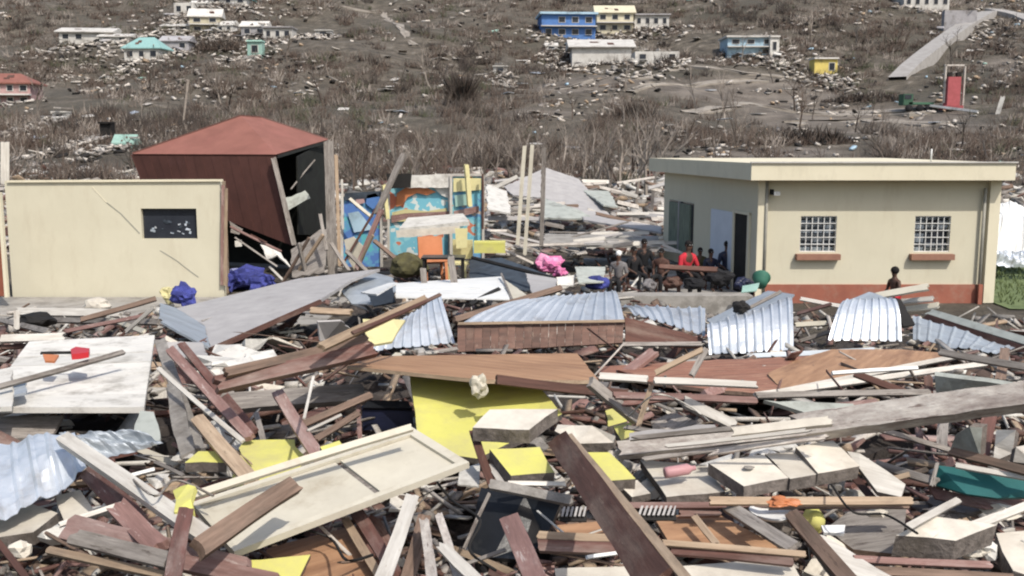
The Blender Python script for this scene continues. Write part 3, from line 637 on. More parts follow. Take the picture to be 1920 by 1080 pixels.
# ================================================================ BACKGROUND HOUSES
HOUSES = []
def house(label, cx, base, wp, hp, wm_, rm, roof='gable', nw=3, name='hillside_house', dep=.8, storeys=1, yaw=0, ruin=.3, rh=.35, post=False, cat='house'):
    c = S(cx, base); HOUSES.append((c.x, c.y, wp * c.y / F)); sc_ = (c - Vector((0, 0, EYE))).length / F; W_, Hh = wp * sc_, hp * sc_; Dp = W_ * dep
    wh = Hh * (1 - rh) if roof in ('gable', 'hip') else Hh * .93
    r = root(name, (c.x, c.y + .0, c.z - .3), label, cat, None, R(yaw)); M = ROOTM[r.name]
    def bb(nm, cc, s, m, par=r): return box(nm, cc, s, m, par)
    wl = bb('wall', (0, Dp / 2, (wh + .3) / 2 - .6), (W_, Dp, wh + .3 + 1.2), wm_)
    top = wh + .3
    if roof == 'flat' :
        bb('roof', (0, Dp / 2 - .2, top + Hh * .035), (W_ * 1.08, Dp * 1.12, Hh * .07 + .05), rm)
    elif roof in ('gable', 'hip'):
        o = W_ * .07; a = (-W_ / 2 - o, -o, top); b = (W_ / 2 + o, -o, top); cc = (W_ / 2 + o, Dp + o, top); d = (-W_ / 2 - o, Dp + o, top)
        k = .28 * W_ if roof == 'hip' else -o; hR = Hh * rh
        e = (-W_ / 2 + k, Dp / 2, top + hR); f = (W_ / 2 - k, Dp / 2, top + hR)
        vs = [a, b, cc, d, e, f] + [(x, y, z - .15) for x, y, z in (a, b, cc, d)]
        me = mesh('roof', vs, [(0, 1, 5, 4), (2, 3, 4, 5), (3, 0, 4), (1, 2, 5), (6, 7, 1, 0), (7, 8, 2, 1), (8, 9, 3, 2), (9, 6, 0, 3), (9, 8, 7, 6)], rm)
        rf_ = link('roof', me, M, r)
        sl = Vector((0, Dp / 2 + o, hR)); nrm = Vector((0, -hR, Dp / 2 + o)).normalized()
        for _ in range(random.choice((1, 2, 2)) if ruin else 0):          # flat dark patches on the slope, painted as the shade inside torn-off spots
            u0 = random.uniform(-.3, .2) * W_; du = random.uniform(.08, .2) * W_; v0 = random.uniform(.1, .55); dv = random.uniform(.15, .3)
            base = Vector((0, -o, top)) + nrm * .04; q_ = [base + sl * v0 + Vector((u0, 0, 0)), base + sl * v0 + Vector((u0 + du, 0, 0)), base + sl * (v0 + dv) + Vector((u0 + du * .8, 0, 0)), base + sl * (v0 + dv) + Vector((u0 - du * .1, 0, 0))]
            link('roof_gap_shade', mesh('roof_gap_shade', q_, [(0, 1, 2, 3)], 'wood_dark'), M, rf_)
    for s_ in range(storeys):
        zc = .3 + wh * (s_ + .55) / storeys; hw = wh / storeys * .42
        for i in range(nw):
            if random.random() < ruin * .3: continue
            x = -W_ / 2 + W_ * (i + .5) / nw + random.uniform(-.1, .1) * ruin; ww_ = W_ / nw * random.uniform(.38, .5)
            fr = bb('window', (x, -.04, zc), (ww_ + .16, .06, hw + .16), 'house_white'); link('pane', boxmesh('pane', ww_, .03, hw, 'pane_dark'), ROOTM[fr.name] @ Matrix.Translation((0, -.04, 0)), fr)
    if storeys > 1:
        bb('balcony', (0, -.5, .3 + wh * .5), (W_ * 1.04, 1.0, .18), 'house_white')
    if ruin:
        for i in range(int(5 * ruin)):
            x = random.uniform(-.5, .5) * W_; q = box('rafter', (x, random.uniform(0, Dp * .6), top + .4), (.14, random.uniform(1, 3), .14), random.choice(['wood_grey', 'chip_pale']), r, rz=random.uniform(-1, 1))
        for i in range(int(6 * ruin)):
            link('fallen_sheet', boxmesh('fallen_sheet', random.uniform(.8, 2.2), random.uniform(.6, 1.4), .06, random.choice(['house_white', 'sheet_grey', wm_]), jit=.1),
                 M @ Matrix.Translation((random.uniform(-.8, .8) * W_, random.uniform(-2.2, -.4), .4 + random.uniform(0, .3))) @ Matrix.Rotation(random.uniform(-.4, .4), 4, 'X') @ Matrix.Rotation(random.uniform(0, 3), 4, 'Z'), r)
    return r
house('long low white house on the upper left hillside', 160, 80, 84, 28, 'house_white', 'house_white', 'gable', 4, yaw=6)
house('flat white annexe right of the long low white house', 215, 80, 52, 17, 'house_white', 'house_white', 'gable', 2)
house('small white house under a teal hipped roof', 266, 114, 62, 42, 'house_white', 'teal_roof', 'hip', 3, rh=.48, yaw=-4)
house('grey roofless ruin right of the teal-roofed house', 328, 96, 48, 28, 'house_grey', 'house_grey', 'gable', 2, ruin=1)
house('pale two-storey house with a gabled roof high on the left', 385, 62, 52, 44, 'house_cream', 'house_white', 'gable', 2, storeys=2, yaw=8, ruin=.4)
house('white wreck uphill of the pale two-storey house', 345, 30, 34, 24, 'house_white', 'house_white', 'none', 2, ruin=1)
house('low white shed left below the pale two-storey house', 330, 58, 48, 14, 'house_white', 'house_white', 'gable', 2)
house('purplish white ruin on the slope left of the flat pale building', 476, 70, 44, 30, 'house_grey', 'house_white', 'gable', 2, ruin=1)
house('flat pale building with a row of dark openings', 521, 76, 50, 24, 'house_white', 'house_grey', 'flat', 3)
house('mint green box-like outbuilding below the purplish ruin', 478, 108, 26, 30, 'mint', 'mint', 'flat', 1, name='outbuilding')
house('small white gabled house right of the pale two-storey house', 422, 62, 30, 22, 'house_white', 'house_white', 'gable', 2, yaw=-12, ruin=.8)
house('tiny white gabled house above the pale two-storey house', 372, 16, 26, 15, 'house_white', 'house_white', 'gable', 1, ruin=.6)
house('turquoise house cut by the top picture edge', 428, 10, 64, 22, 'house_white', 'aqua', 'hip', 3)
house('pink two-storey house at the left picture edge', 8, 200, 84, 56, 'house_pink', 'roof_red', 'hip', 4, storeys=2, rh=.3, yaw=8)
house('bright blue two-storey house on the central hillside', 1066, 72, 98, 46, 'house_blue', 'house_blue_light', 'flat', 4, storeys=2, yaw=4)
house('cream three-window house beside the blue house', 1153, 62, 66, 52, 'house_cream', 'house_cream', 'gable', 3, storeys=2, rh=.3)
house('low white wing right of the cream house', 1222, 52, 62, 24, 'house_white', 'house_grey', 'flat', 4)
house('large roofless white house below the blue house', 1128, 122, 108, 50, 'house_white', 'house_white', 'gable', 3, ruin=1.2, rh=.34)
house('collapsed white building right of the roofless white house', 1232, 118, 80, 22, 'house_white', 'house_grey', 'none', 3, ruin=1.6)
house('light blue wrecked house on the right hillside', 1408, 106, 84, 36, 'house_blue_light', 'house_white', 'flat', 3, storeys=2, ruin=1)
house('pale tower-like block right of the light blue wreck', 1452, 106, 16, 36, 'house_white', 'house_white', 'flat', 1)
house('small yellow hut with a white roof', 1548, 142, 40, 31, 'house_yellow', 'house_white', 'flat', 2, name='hut', cat='hut')
house('white building above the pale road, cut by the top edge', 1737, 20, 76, 34, 'house_white', 'house_white', 'flat', 5)
house('small pale hut left of the roofless white house', 1034, 96, 22, 16, 'house_white', 'house_white', 'gable', 1, name='hut', cat='hut')
house('tiny white cabin in the middle of the hillside', 938, 138, 26, 14, 'house_white', 'house_white', 'flat', 1, name='hut', cat='hut')
house('small white flat shed on the upper middle slope', 606, 68, 28, 11, 'house_white', 'house_white', 'flat', 1, name='hut', cat='hut')
house('small damaged white hut on the left slope', 112, 226, 24, 15, 'house_white', 'house_white', 'flat', 1, name='hut', ruin=.5, cat='hut')
house('mint green roofed shelter behind the cream room', 232, 278, 36, 24, 'mint', 'mint', 'gable', 0, name='shelter', rh=.6, cat='shelter')
house('black water tank hut beside the mint green shelter', 199, 262, 20, 30, 'void_dark', 'void_dark', 'flat', 0, name='hut', cat='hut')
house('grey retaining block where the pale road starts', 1800, 56, 54, 34, 'house_grey', 'asphalt_pale', 'none', 0, name='retaining_wall', dep=.2, cat='wall')
# red machine, green truck, white mast
r = root('red_hoist', S(1783, 206), 'red upright machine with a pale frame behind it', 'machine'); k = 120 / F
for (cx, cz, sx, sy, sz, m, nm) in ((0, 2.1, 1.5, 1.2, 3.4, 'red_hazed', 'body'), (0, .25, 2.3, 1.4, .5, 'red_hazed', 'base'), (-.45, 4.1, .5, .5, .5, 'void_dark', 'lamp'), (.65, 4.1, .5, .5, .5, 'void_dark', 'lamp'), (1.35, 2.6, .18, .3, 5.2, 'chip_pale', 'mast'), (-.9, 3.0, .18, .3, 4.4, 'chip_pale', 'mast'), (.2, 5.15, 2.5, .3, .18, 'chip_pale', 'crossbar')):
    box(nm, (cx, 0, cz), (sx, sy, sz), m, r)
r = root('green_truck', S(1716, 210), 'small green flatbed truck parked left of the red machine', 'truck')
box('bed', (.4, 0, 1.0), (3.0, 1.6, .25), 'green_paint', r); box('cab', (-1.2, 0, 1.45), (1.1, 1.6, 1.3), 'green_paint', r); box('windscreen', (-1.25, -.82, 1.75), (.8, .03, .5), 'pane_dark', r)
for x in (-1.1, .2, 1.3): lathe('wheel', [(.42, -.12), (.45, 0), (.42, .12)], 'black_cloth', ROOTM[r.name] @ Matrix.Translation((x, -.8, .42)) @ Matrix.Rotation(R(90), 4, 'X'), r, 14)
beam('white_pole', 'leaning white pole right of the red machine', 'house_white', S(1870, 216, 0), D(1881, 180, S(1870, 216, 0).y), 7, .8, 0, 'pole')
beam('white_rail', 'long pale rail lying in front of the red machine', 'house_white', S(1735, 197, .6), S(1835, 210, .5), 4, .8, .3, 'rail')
beam('wooden_pole', 'thin pale utility pole on the left slope', 'bark_pale', S(343, 235, 0), D(353, 148, S(343, 235, 0).y), 3.4, 1, 0, 'pole')
def twigbush(c, rx, ry, h, label, m=('bark_brown', 'void_dark', 'bark_grey')):
    vs = []; fs = []; mi = []
    for i in range(900):
        a = random.uniform(0, 6.28); q = random.random() ** .5; p = Vector((q * rx * math.cos(a), q * ry * math.sin(a), -.1)); L = h * (1.15 - q * q) * random.uniform(.4, 1)
        d = Vector((random.uniform(-.7, .7), random.uniform(-.7, .7), 1)); b = p + d * L; w_ = random.uniform(.04, .13); k = len(vs); ox = Vector((w_ * math.cos(a * 7), w_ * math.sin(a * 7), 0)); oy = Vector((-ox.y, ox.x, 0))
        vs += [p - ox, p + ox, p + oy, b]; fs += [(k, k + 1, k + 3), (k + 1, k + 2, k + 3), (k + 2, k, k + 3)]; mi += [random.choice((0, 0, 1, 2))] * 3
    tag(link('bush', mesh('bush', vs, fs, list(m), mi), Matrix.Translation(c)), label, 'bush')
twigbush(S(1525, 268, 0), 3.6, 2.2, 1.7, 'low dark brown bush on the pale flat ground')
twigbush(S(1630, 190, 0), 6.5, 2.5, 1.7, 'long dark scrub mound left of the green truck')
twigbush(S(1190, 225, 0), 2.0, 1.5, 2.2, 'small dark bush on the slope above the thicket')
twigbush(S(865, 195, 0), 1.5, 1.5, 4.0, 'tall dark broken stump with twigs in the middle of the slope')
twigbush(S(420, 95, 0), 6, 4, 3, 'dark brush clump under the pale two-storey house')

# ================================================================ BARE TREES
def tree_meshes(seed, ht, spread=1.0, mt='bark_grey'):
    rnd = random.Random(seed); segs = [[], []]
    def grow(p, d, ln, rad, lvl):
        n = 3
        for i in range(n):
            d2 = (d + Vector((rnd.uniform(-1, 1), rnd.uniform(-1, 1), rnd.uniform(-.4, .5))) * .22).normalized(); q = p + d2 * ln / n
            r2 = rad * (1 - .25 * (i + 1) / n); segs[0 if lvl == 0 else 1].append((p, q, rad, r2)); p, d, rad = q, d2, r2
            if lvl < 3 and (i > 0 or lvl > 0):
                for _ in range(2 if lvl < 2 else 1):
                    dd = (d + Vector((rnd.uniform(-1, 1), rnd.uniform(-1, 1), rnd.uniform(-.1, .9))) * spread).normalized()
                    grow(p, dd, ln * rnd.uniform(.45, .7), rad * .55, lvl + 1)
    grow(Vector((0, 0, -.2)), Vector((rnd.uniform(-.25, .25), rnd.uniform(-.2, .2), 1)).normalized(), ht * .62, ht * .022, 0)
    out = []
    for s_ in segs:
        vs = []; fs = []
        for a, b, ra, rb in s_:
            d = (b - a).normalized(); x = d.orthogonal().normalized(); y = d.cross(x); k = len(vs)
            for (c, r_) in ((a, ra), (b, rb)):
                for j in range(3):
                    t = j * 2.094; vs.append(c + (x * math.cos(t) + y * math.sin(t)) * r_)
            fs += [(k, k + 1, k + 4, k + 3), (k + 1, k + 2, k + 5, k + 4), (k + 2, k, k + 3, k + 5)]
        out.append((vs, fs))
    return mesh('trunk', *out[0], mt), mesh('crown', *out[1], mt)
TM = [tree_meshes(i, 3.4, .9 + .1 * (i % 3), ['bark_grey', 'bark_pale', 'bark_brown', 'bark_grey', 'bark_pale'][i % 5]) for i in range(10)]
def tree(px, py, s, v, label, group):
    c = S(px, py); r = root('bare_tree', (c.x, c.y, c.z), label, 'tree', group, random.uniform(0, 6.28)); M = ROOTM[r.name] @ Matrix.Diagonal((s, s, s, 1))
    t, cr = TM[v]; link('trunk', t, M, r); link('crown', cr, M, r)
TL = ['leafless grey tree stripped by the storm, in the thicket behind the rubble', 'leafless pale trunk tree stripped by the storm, in the thicket behind the rubble', 'leafless dark brown tree stripped by the storm, in the thicket behind the rubble']
HL = ['lone leafless grey tree on the brown hillside', 'lone leafless pale tree on the brown hillside', 'lone leafless dark tree on the brown hillside']
kind = [0, 1, 2, 0, 1]
for i in range(112):
    px = random.choice([random.uniform(640, 1250), random.uniform(640, 1250), random.uniform(-60, 1990)]); py = random.uniform(292, 372) if 640 < px < 1250 else random.uniform(262, 320); v = random.randrange(10)
    tree(px, py, random.uniform(.55, 1.1), v, TL[kind[v % 5]], ['grey trees in the thicket', 'pale trees in the thicket', 'brown trees in the thicket'][kind[v % 5]])
for i in range(75):
    px = random.uniform(-60, 1990); py = random.uniform(40, 262); v = random.randrange(10)
    tree(px, py, random.uniform(.8, 1.6), v, HL[kind[v % 5]], ['grey trees on the hillside', 'pale trees on the hillside', 'dark trees on the hillside'][kind[v % 5]])
for px, py, s in ((1190, 395, 1.35), (1222, 400, 1.4), (1150, 392, 1.2), (1110, 385, 1.1), (1212, 372, 1.5)):
    c = 1; tree(px, py, s, 1 if px != 1150 else 4, 'pale splintered leafless tree just left of the cream building roof', 'splintered trees by the cream building')
# scrub: countless twigs
def scrub():
    BB = BUSY[::3]
    T = []; n = 0
    pts = []
    for i in range(7200):
        px = random.uniform(-150, 2070); py = 345 - 400 * random.random() ** 1.05
        if py > 275 and not (600 < px < 1260) and random.random() < .6: py = random.uniform(200, 300)
        dens = noise.noise(Vector((px * .006, py * .018, 3)))
        if dens < -.22 or (1100 < px < 1500 and 130 < py < 185 and random.random() < .75) or (1300 < px < 1900 and 195 < py < 250 and random.random() < .85): continue
        t = S(px, py); 
        if any(((t.x - cx) / ax) ** 2 + ((t.y - cy) / ay) ** 2 < 1 for cx, cy, ax, ay in BARE) and random.random() < .82: continue
        if any(abs(t.x - bx) < 2.2 and -5 < t.y - by < 1.5 for bx, by in BB): continue
        pts.append((t.x, t.y, terr(t.x, t.y), t.y))
    for (x, y, z, d) in pts:
        k = random.randint(14, 24); rr = .5 + d * .006; hh = random.uniform(.5, 1.25) * (1 + d * .002)
        if d < 80: hh *= 1.25
        pz = noise.noise(Vector((x * .03, y * .02, 11))); pw = noise.noise(Vector((x * .05, y * .035, 31))); m = random.choices([0, 1, 2, 3, 4], [4, 6, 1.4, max(.4, 9 * pz), max(.3, 10 * pw)])[0]
        if m == 4: hh *= 1.3; k = int(k * 1.5)
        for _ in range(k):
            a = random.uniform(0, 6.28); q = random.uniform(0, rr); bx_, by_ = x + q * math.cos(a), y + q * math.sin(a)
            lean = random.uniform(.1, 1.25); a2 = random.uniform(0, 6.28); L = hh * random.uniform(.5, 1.3)
            T.append((bx_, by_, z - .1, bx_ + L * lean * math.cos(a2), by_ + L * lean * math.sin(a2), z + L * (1 - lean * .4), .022 + d * .00042 * random.uniform(.5, 1.4), m))
    A = np.array(T); n = len(A); b0 = A[:, :3]; t0 = A[:, 3:6]; w_ = A[:, 6]; ang = np.random.uniform(0, 3.14, n)
    ox = np.stack([np.cos(ang) * w_, np.sin(ang) * w_, np.zeros(n)], 1); oy = np.stack([-np.sin(ang) * w_, np.cos(ang) * w_, np.zeros(n)], 1)
    v = np.stack([b0 - ox, b0 + ox, b0 + oy, t0], 1).reshape(-1, 3)
    f = (np.array([(0, 1, 3), (1, 2, 3), (2, 0, 3)])[None] + (np.arange(n) * 4)[:, None, None]).reshape(-1, 3)
    o = arrmesh('scrub', v, f, np.repeat(A[:, 7], 3), ['bark_grey', 'bark_brown', 'bark_pale', 'leaf_dry', 'bark_dark'], 3)
    tag(o, 'bare brown scrub and stripped twigs covering the hillside', 'scrub', kind='stuff'); print('scrub', n)
scrub()
# scattered debris over the hill
lo = []; di = []; ro = []; mi = []
for hx, hy, hw in HOUSES:
    for _ in range(70):
        x = random.gauss(hx, hw * .6); y = hy - abs(random.gauss(0, 7)) - .4; s_ = .2 + y * .0022
        lo.append((x, y, terr(x, y) + .35)); di.append((s_ * random.uniform(.4, 2.6), s_ * random.uniform(.3, 1.2), s_ * random.uniform(.1, .6))); ro.append((random.uniform(-.5, .5), random.uniform(-.5, .5), random.uniform(0, 3.14))); mi.append(random.choice([0, 0, 1, 2, 3, 3, 7]))
for i in range(6600):
    px = random.uniform(-120, 2040); py = 330 - 340 * random.random()
    cl = noise.noise(Vector((px * .005, py * .016, 7)))
    if random.random() > .33 + cl * 1.5: continue
    t = S(px, py); s_ = .16 + t.y * .0022
    lo.append((t.x, t.y, terr(t.x, t.y) + .12 + s_ * .2)); e = random.random() ** 2.2
    di.append((s_ * (.5 + 2.6 * e), s_ * random.uniform(.4, 1.3), s_ * random.uniform(.15, .7))); ro.append((random.uniform(-.4, .4), random.uniform(-.4, .4), random.uniform(0, 3.14)))
    mi.append(random.choices([0, 1, 2, 3, 4, 5, 6, 7], [5, 4, 4, 5, 2, .4, .25, 7])[0])
tag(cloud('hillside_debris', lo, di, ro, mi, ['chip_pale', 'chip_pale', 'concrete_grey', 'wood_grey', 'wood_tan', 'house_blue_light', 'mint', 'void_dark'], nz=.25), 'countless bits of pale debris strewn over the hillside', 'debris', kind='stuff')
for i in range(46):
    px = random.choice([random.uniform(60, 640), random.uniform(640, 1240), random.uniform(1250, 1900)]); py = random.uniform(60, 300)
    c = S(px, py, .3); s_ = (c.y) / F; m = random.choice(['house_white', 'galvanised', 'house_white', 'chip_pale'])
    me = boxmesh('roofing_scrap', random.uniform(14, 30) * s_, random.uniform(10, 24) * s_, .05, m, jit=.02)
    tag(link('roofing_scrap', me, Matrix.Translation(c) @ Matrix.Rotation(random.uniform(-.2, .35), 4, 'X') @ Matrix.Rotation(random.uniform(0, 3), 4, 'Z')), 'loose pale roof sheet lying on the brown hillside', 'sheet', 'loose roof sheets on the hillside')
# ================================================================ MIDDLE GROUND (beyond the rubble ridge)
def pl(label, m, pts, th=.03, side=None, name='loose_board', cat='board', ragged=.012, group=None):
    return poly(name, pts, th, m, side, label, cat, group, None, ragged)
def bm(label, m, a, b, w_, t=.5, k=.4, name='timber_beam', cat='beam', **kw):
    if w_ > 15: w_ *= .84
    return beam(name, label, m, a, b, w_, t, k, cat, **kw)
# painted wall panels
def mural(name, label, px0, py0, px1, py1, y, m, frame='wood_white', rot=0):
    a, b, c, d = D(px0, py1 + 60, y), D(px1, py1 + 60, y + rot), D(px1, py0, y + rot), D(px0, py0, y)
    r = root(name, (a + b) / 2, label, 'wall panel')
    poly('painted_board', [a, b, c, d], .05, m, frame, parent=r)
    for p_, q_ in ((a, d), (b, c), (d, c)): beam('frame', None, frame, p_ + Vector((0, -.04, 0)), q_ + Vector((0, -.04, 0)), 5, .6, 0, parent=r, broken=0)
    return r
mural('mural_panel', 'blue and green painted wall panel left of the leaning post', 642, 366, 716, 440, 26, 'mural_blue')
mural('mural_panel', 'large wall panel painted with orange shapes over a turquoise sea', 729, 330, 843, 418, 26.5, 'mural_coral')
mural('mural_panel', 'narrow wall panel with pale blue paint and a yellow post in front', 846, 328, 906, 425, 26.3, 'mural_sea')
pl('plain white strip of board above the orange and turquoise painting', 'white_wall', [(745, 330, 26.3), (845, 326, 26.3), (842, 352, 26.3), (752, 352, 26.3)], .04, name='board')
pl('black board leaning over the top left of the orange painting', 'void_dark', [(724, 326, 26.1), (772, 326, 26.1), (770, 352, 26.1), (726, 354, 26.1)], .03, name='board')
pl('slanting pinkish white table slab under the painted panels', 'white_wall', [(748, 428, 24.2), (880, 415, 24.2), (868, 400, 25.6), (765, 408, 25.6)], .1, name='table_slab', cat='slab')
pl('beige board face below the slanting pinkish white slab', 'concrete_pale', [(742, 432, 24.1), (862, 424, 24.1), (862, 437, 24.1), (744, 446, 24.1)], .05, name='board')
bm('grey post leaning right in front of the painted wall panels', 'wood_grey', (757, 288, 23.8), (706, 402, 23.6), 11, name='leaning_post', cat='post')
bm('reddish lower length of timber crossing under the leaning grey post', 'wood_pink', (716, 392, 23.5), (668, 505, 23.2), 9)
bm('thin dark diagonal stick rising left of the leaning grey post', 'wood_dark', (640, 500, 23.3), (741, 330, 23.9), 4)
bm('yellowish upright post against the narrow painted panel', 'yellow_cream', (874, 308, 25.9), (881, 388, 25.9), 9, name='post', cat='post')
bm('cream short post between the blue and the orange paintings', 'yellow_cream', (720, 346, 25.8), (727, 412, 25.8), 8, name='post', cat='post')
bm('white batten slanting across the blue painted panel', 'wood_cream', (655, 372, 25.4), (698, 408, 25.2), 6, name='batten', cat='batten')
bm('brown post at the left edge of the blue painted panel', 'wood_white', (641, 335, 25.7), (643, 430, 25.7), 4, name='post', cat='post')
for px, pt, pb, w_, m, l in ((984, 272, 460, 7, 'wood_cream', 'left one of two pale upright poles by the collapsed roof'), (998, 271, 478, 7, 'wood_cream', 'right one of two pale upright poles by the collapsed roof'), (1021, 274, 462, 8, 'wood_grey', 'tall grey pole right of the two pale poles')):
    bm(l, m, (px, pt, 26), (px - (14 if m == 'wood_cream' else 6), pb, 26), w_, 1, 0, name='pole', cat='pole')
bm('dark thin pole beside the painted wall right edge', 'wood_dark', (905, 325, 26), (905, 430, 26), 4, 1, 0, name='pole', cat='pole')
# painted shapes and broken boards of the mural
for nm, m, q in (('orange_shape', 'orange_plastic', [(744, 362), (764, 350), (796, 350), (818, 360), (800, 366), (782, 362), (764, 370), (756, 384), (742, 388)]), ('pale_shape', 'yellow_cream', [(735, 398), (760, 392), (800, 396), (838, 390), (840, 412), (735, 416)]), ('white_shape', 'white_wall', [(812, 352), (840, 352), (841, 372), (828, 366)]), ('purple_shape', 'wood_pink', [(733, 404), (760, 400), (842, 396), (842, 404), (764, 410), (734, 418)])):
    poly(nm, [(x, y, 26.43) for x, y in q], .008, m, parent=bpy.data.objects['mural_panel.001'])
for nm, m, q in (('blue_shape', 'house_blue', [(688, 366), (704, 362), (714, 372), (712, 388), (698, 392), (686, 382)]), ('dark_shape', 'slate_fabric', [(646, 362), (714, 358), (714, 368), (690, 372), (646, 376)]), ('coral_shape', 'house_pink', [(664, 366), (680, 362), (684, 380), (670, 384)]), ('pale_shape', 'house_blue_light', [(652, 400), (672, 396), (700, 430), (664, 436)])):
    poly(nm, [(x, y, 25.93) for x, y in q], .008, m, parent=bpy.data.objects['mural_panel'])
for nm, m, q in (('white_shape', 'yellow_cream', [(850, 334), (902, 334), (902, 356), (850, 360)]), ('mint_shape', 'mint', [(852, 366), (876, 364), (878, 384), (854, 388)]), ('purple_shape', 'wood_pink', [(850, 396), (898, 386), (898, 398), (852, 408)])):
    poly(nm, [(x, y, 26.23) for x, y in q], .008, m, parent=bpy.data.objects['mural_panel.002'])
# chairs
def chair(px, py, y, m, label, s=1, rz=0, name='chair', tilt=0):
    c = D(px, py, y); r = root(name, c, label, 'chair', None, rz); M0 = ROOTM[r.name] @ Matrix.Rotation(tilt, 4, 'X')
    def b_(nm, cc, sz): link(nm, boxmesh(nm, *[v * s for v in sz], m), M0 @ Matrix.Translation([v * s for v in cc]), r)
    b_('seat', (0, 0, .44), (.44, .44, .05)); b_('backrest', (0, .21, .72), (.46, .05, .42))
    for x in (-.19, .19):
        for y_ in (-.18, .18): b_('leg', (x, y_, .21), (.05, .05, .42))
chair(815, 535, 23.6, 'orange_plastic', 'orange chair with a broad backrest below the slanting slab', 1.3, .3, tilt=-.2)
chair(862, 530, 23.8, 'yellow_cream', 'cream yellow chair right of the orange chair', 1.1, -.3)
pl('pale yellow upright board beside the orange chair', 'yellow_cream', [(853, 428, 23.7), (877, 428, 23.7), (876, 464, 23.7), (855, 466, 23.7)], .05, name='board')
r = root('yellow_bench', D(918, 476, 23.4), 'bright yellow bench right of the chairs', 'bench')
a = D(890, 476, 23.4) - r.location; b = D(949, 456, 23.4) - r.location
box('seat', (0, .2, b.z), (b.x - a.x, .45, .05), 'yellow_paint', r); box('front_panel', (0, 0, b.z / 2), (b.x - a.x, .05, b.z - .04), 'yellow_paint', r)
poly('cushion', [(645, 450, 23.6), (662, 444, 23.6), (680, 462, 23.6), (676, 490, 23.6), (664, 506, 23.6), (652, 486, 23.6)], .1, 'wood_cream', None, 'cream rounded chair back between the two crossing sticks', 'cushion')
lump('upholstered_seat', D(765, 498, 22.6), (.85, .6, .55), 'olive_fabric', rough=.2, label='dark olive upholstered seat in the debris below the slab', cat='seat')
r = root('black_table', D(832, 495, 21.9), 'black table with a thin pale top edge in front of the chairs', 'table'); z0 = D(832, 482, 21.9).z - r.location.z
box('table_top', (0, 0, z0), (.95, .6, .04), 'black_gloss', r)
for x in (-.42, .42):
    for y_ in (-.25, .25): box('leg', (x, y_, z0 - .35), (.05, .05, .66), 'void_dark', r)
pl('large slate blue tarpaulin sagging right of the black table', 'slate_fabric', [(880, 485, .55), (940, 483, .7), (1042, 520, .4), (985, 545, .2), (880, 528, .3)], .03, name='tarpaulin', cat='tarpaulin')
bm('long black pipe lying over the slate blue tarpaulin', 'void_dark', (885, 483, .75), (1043, 523, .5), 5, 1, name='pipe', cat='pipe')
lump('cloth_pile', S(1030, 497, .35), (.62, .5, .42), 'pink_cloth', rough=.45, label='bright pink patterned bundle of bedding behind the corrugated sheet', cat='bedding')
lump('cloth_pile', S(1050, 512, .22), (.3, .3, .25), 'pink_cloth', rough=.5, label='small pink bundle spilled right of the big pink bundle', cat='bedding')
r = lump('blue_cloth', S(1120, 530, .25), (.5, .35, .3), 'blue_cloth', rough=.25, label='deep blue cloth lying left of the porch platform', cat='cloth')
pl('pale greenish board left of the deep blue cloth', 'sheet_green_grey', [(1078, 500, .5), (1135, 500, .5), (1132, 528, .3), (1085, 530, .3)], .03)
pl('white scrap below the pink bundle', 'white_wall', [(1043, 520, .35), (1080, 515, .35), (1075, 535, .2), (1045, 535, .2)], .03)
lathe('green_tub', [(.13, -.14), (.18, .1), (.2, .11), (.185, .1), (.12, -.11)], 'tub_green', Matrix.Translation(D(1427, 526, 21.3)) @ Matrix.Rotation(R(-60), 4, 'X') @ Matrix.Rotation(R(15), 4, 'Y'), None, 22, 'round green plastic tub tipped on its side at the building corner', 'tub')
pl('pale mint sheet below the green tub', 'mint', [(1392, 536, 20.6), (1424, 530, 20.6), (1418, 545, 20.3), (1390, 548, 20.3)], .02)
# collapsed pale roofs far behind
for l, m, q in (
    ('big pale grey roof plane collapsed behind the two pale poles', 'sheet_grey', [(1016, 312, 42), (1085, 335, 42), (1150, 412, 36), (1080, 402, 36), (1022, 372, 38)]),
    ('greenish grey roof sheet sliding right of the pale poles', 'sheet_green_grey', [(1020, 372, 36), (1082, 392, 34), (1118, 410, 33), (1016, 408, 33)]),
    ('pale tilted roof sheet leaning left of the tall grey pole', 'sheet_grey', [(945, 350, 39), (1015, 318, 41), (1014, 370, 38), (962, 366, 38)]),
    ('light roof piece left of the splintered trees', 'sheet_green_grey', [(1092, 356, 40), (1142, 358, 40), (1158, 388, 37), (1132, 384, 37)]),
    ('white crumpled roof pieces right of the painted panels', 'white_wall', [(912, 345, 38), (950, 358, 38), (958, 400, 34), (915, 392, 34)]),
    ('long grey slab lying flat in front of the collapsed roof', 'pavement_concrete', [(1020, 438, 30), (1235, 442, 30), (1238, 462, 27.5), (1020, 458, 27.5)]),
    ('long grey plank slope right of the collapsed roof', 'sheet_grey', [(1090, 402, 34), (1240, 424, 31), (1240, 436, 30), (1095, 412, 32)])):
    pl(l, m, q, .06, name='roof_wreck', cat='roof wreck', ragged=.04)
GW = ['wood_white', 'chip_pale', 'wood_grey', 'sheet_grey', 'wood_brown']
for i in range(90):
    px = random.uniform(905, 1245); py = random.uniform(335, 462); y = 45 - (py - 335) / 127 * 18; m = random.choices(GW, [5, 4, 3, 3, 1])[0]
    a = D(px, py, y); an = random.gauss(.1, .35); L = random.uniform(.5, 2.2); a.z = max(a.z, terr(a.x, a.y) + .1)
    beam('roof_batten', {'wood_white': 'white', 'chip_pale': 'pale', 'wood_grey': 'grey', 'sheet_grey': 'light grey', 'wood_brown': 'brown'}[m] + ' loose batten in the wrecked roof left of the cream building', m, a, a + Vector((L * math.cos(an), random.uniform(-.6, .6), -L * math.sin(an) * .5)), random.uniform(3, 8), .4, .3, 'batten', 'loose battens of the wrecked roof', st=2)
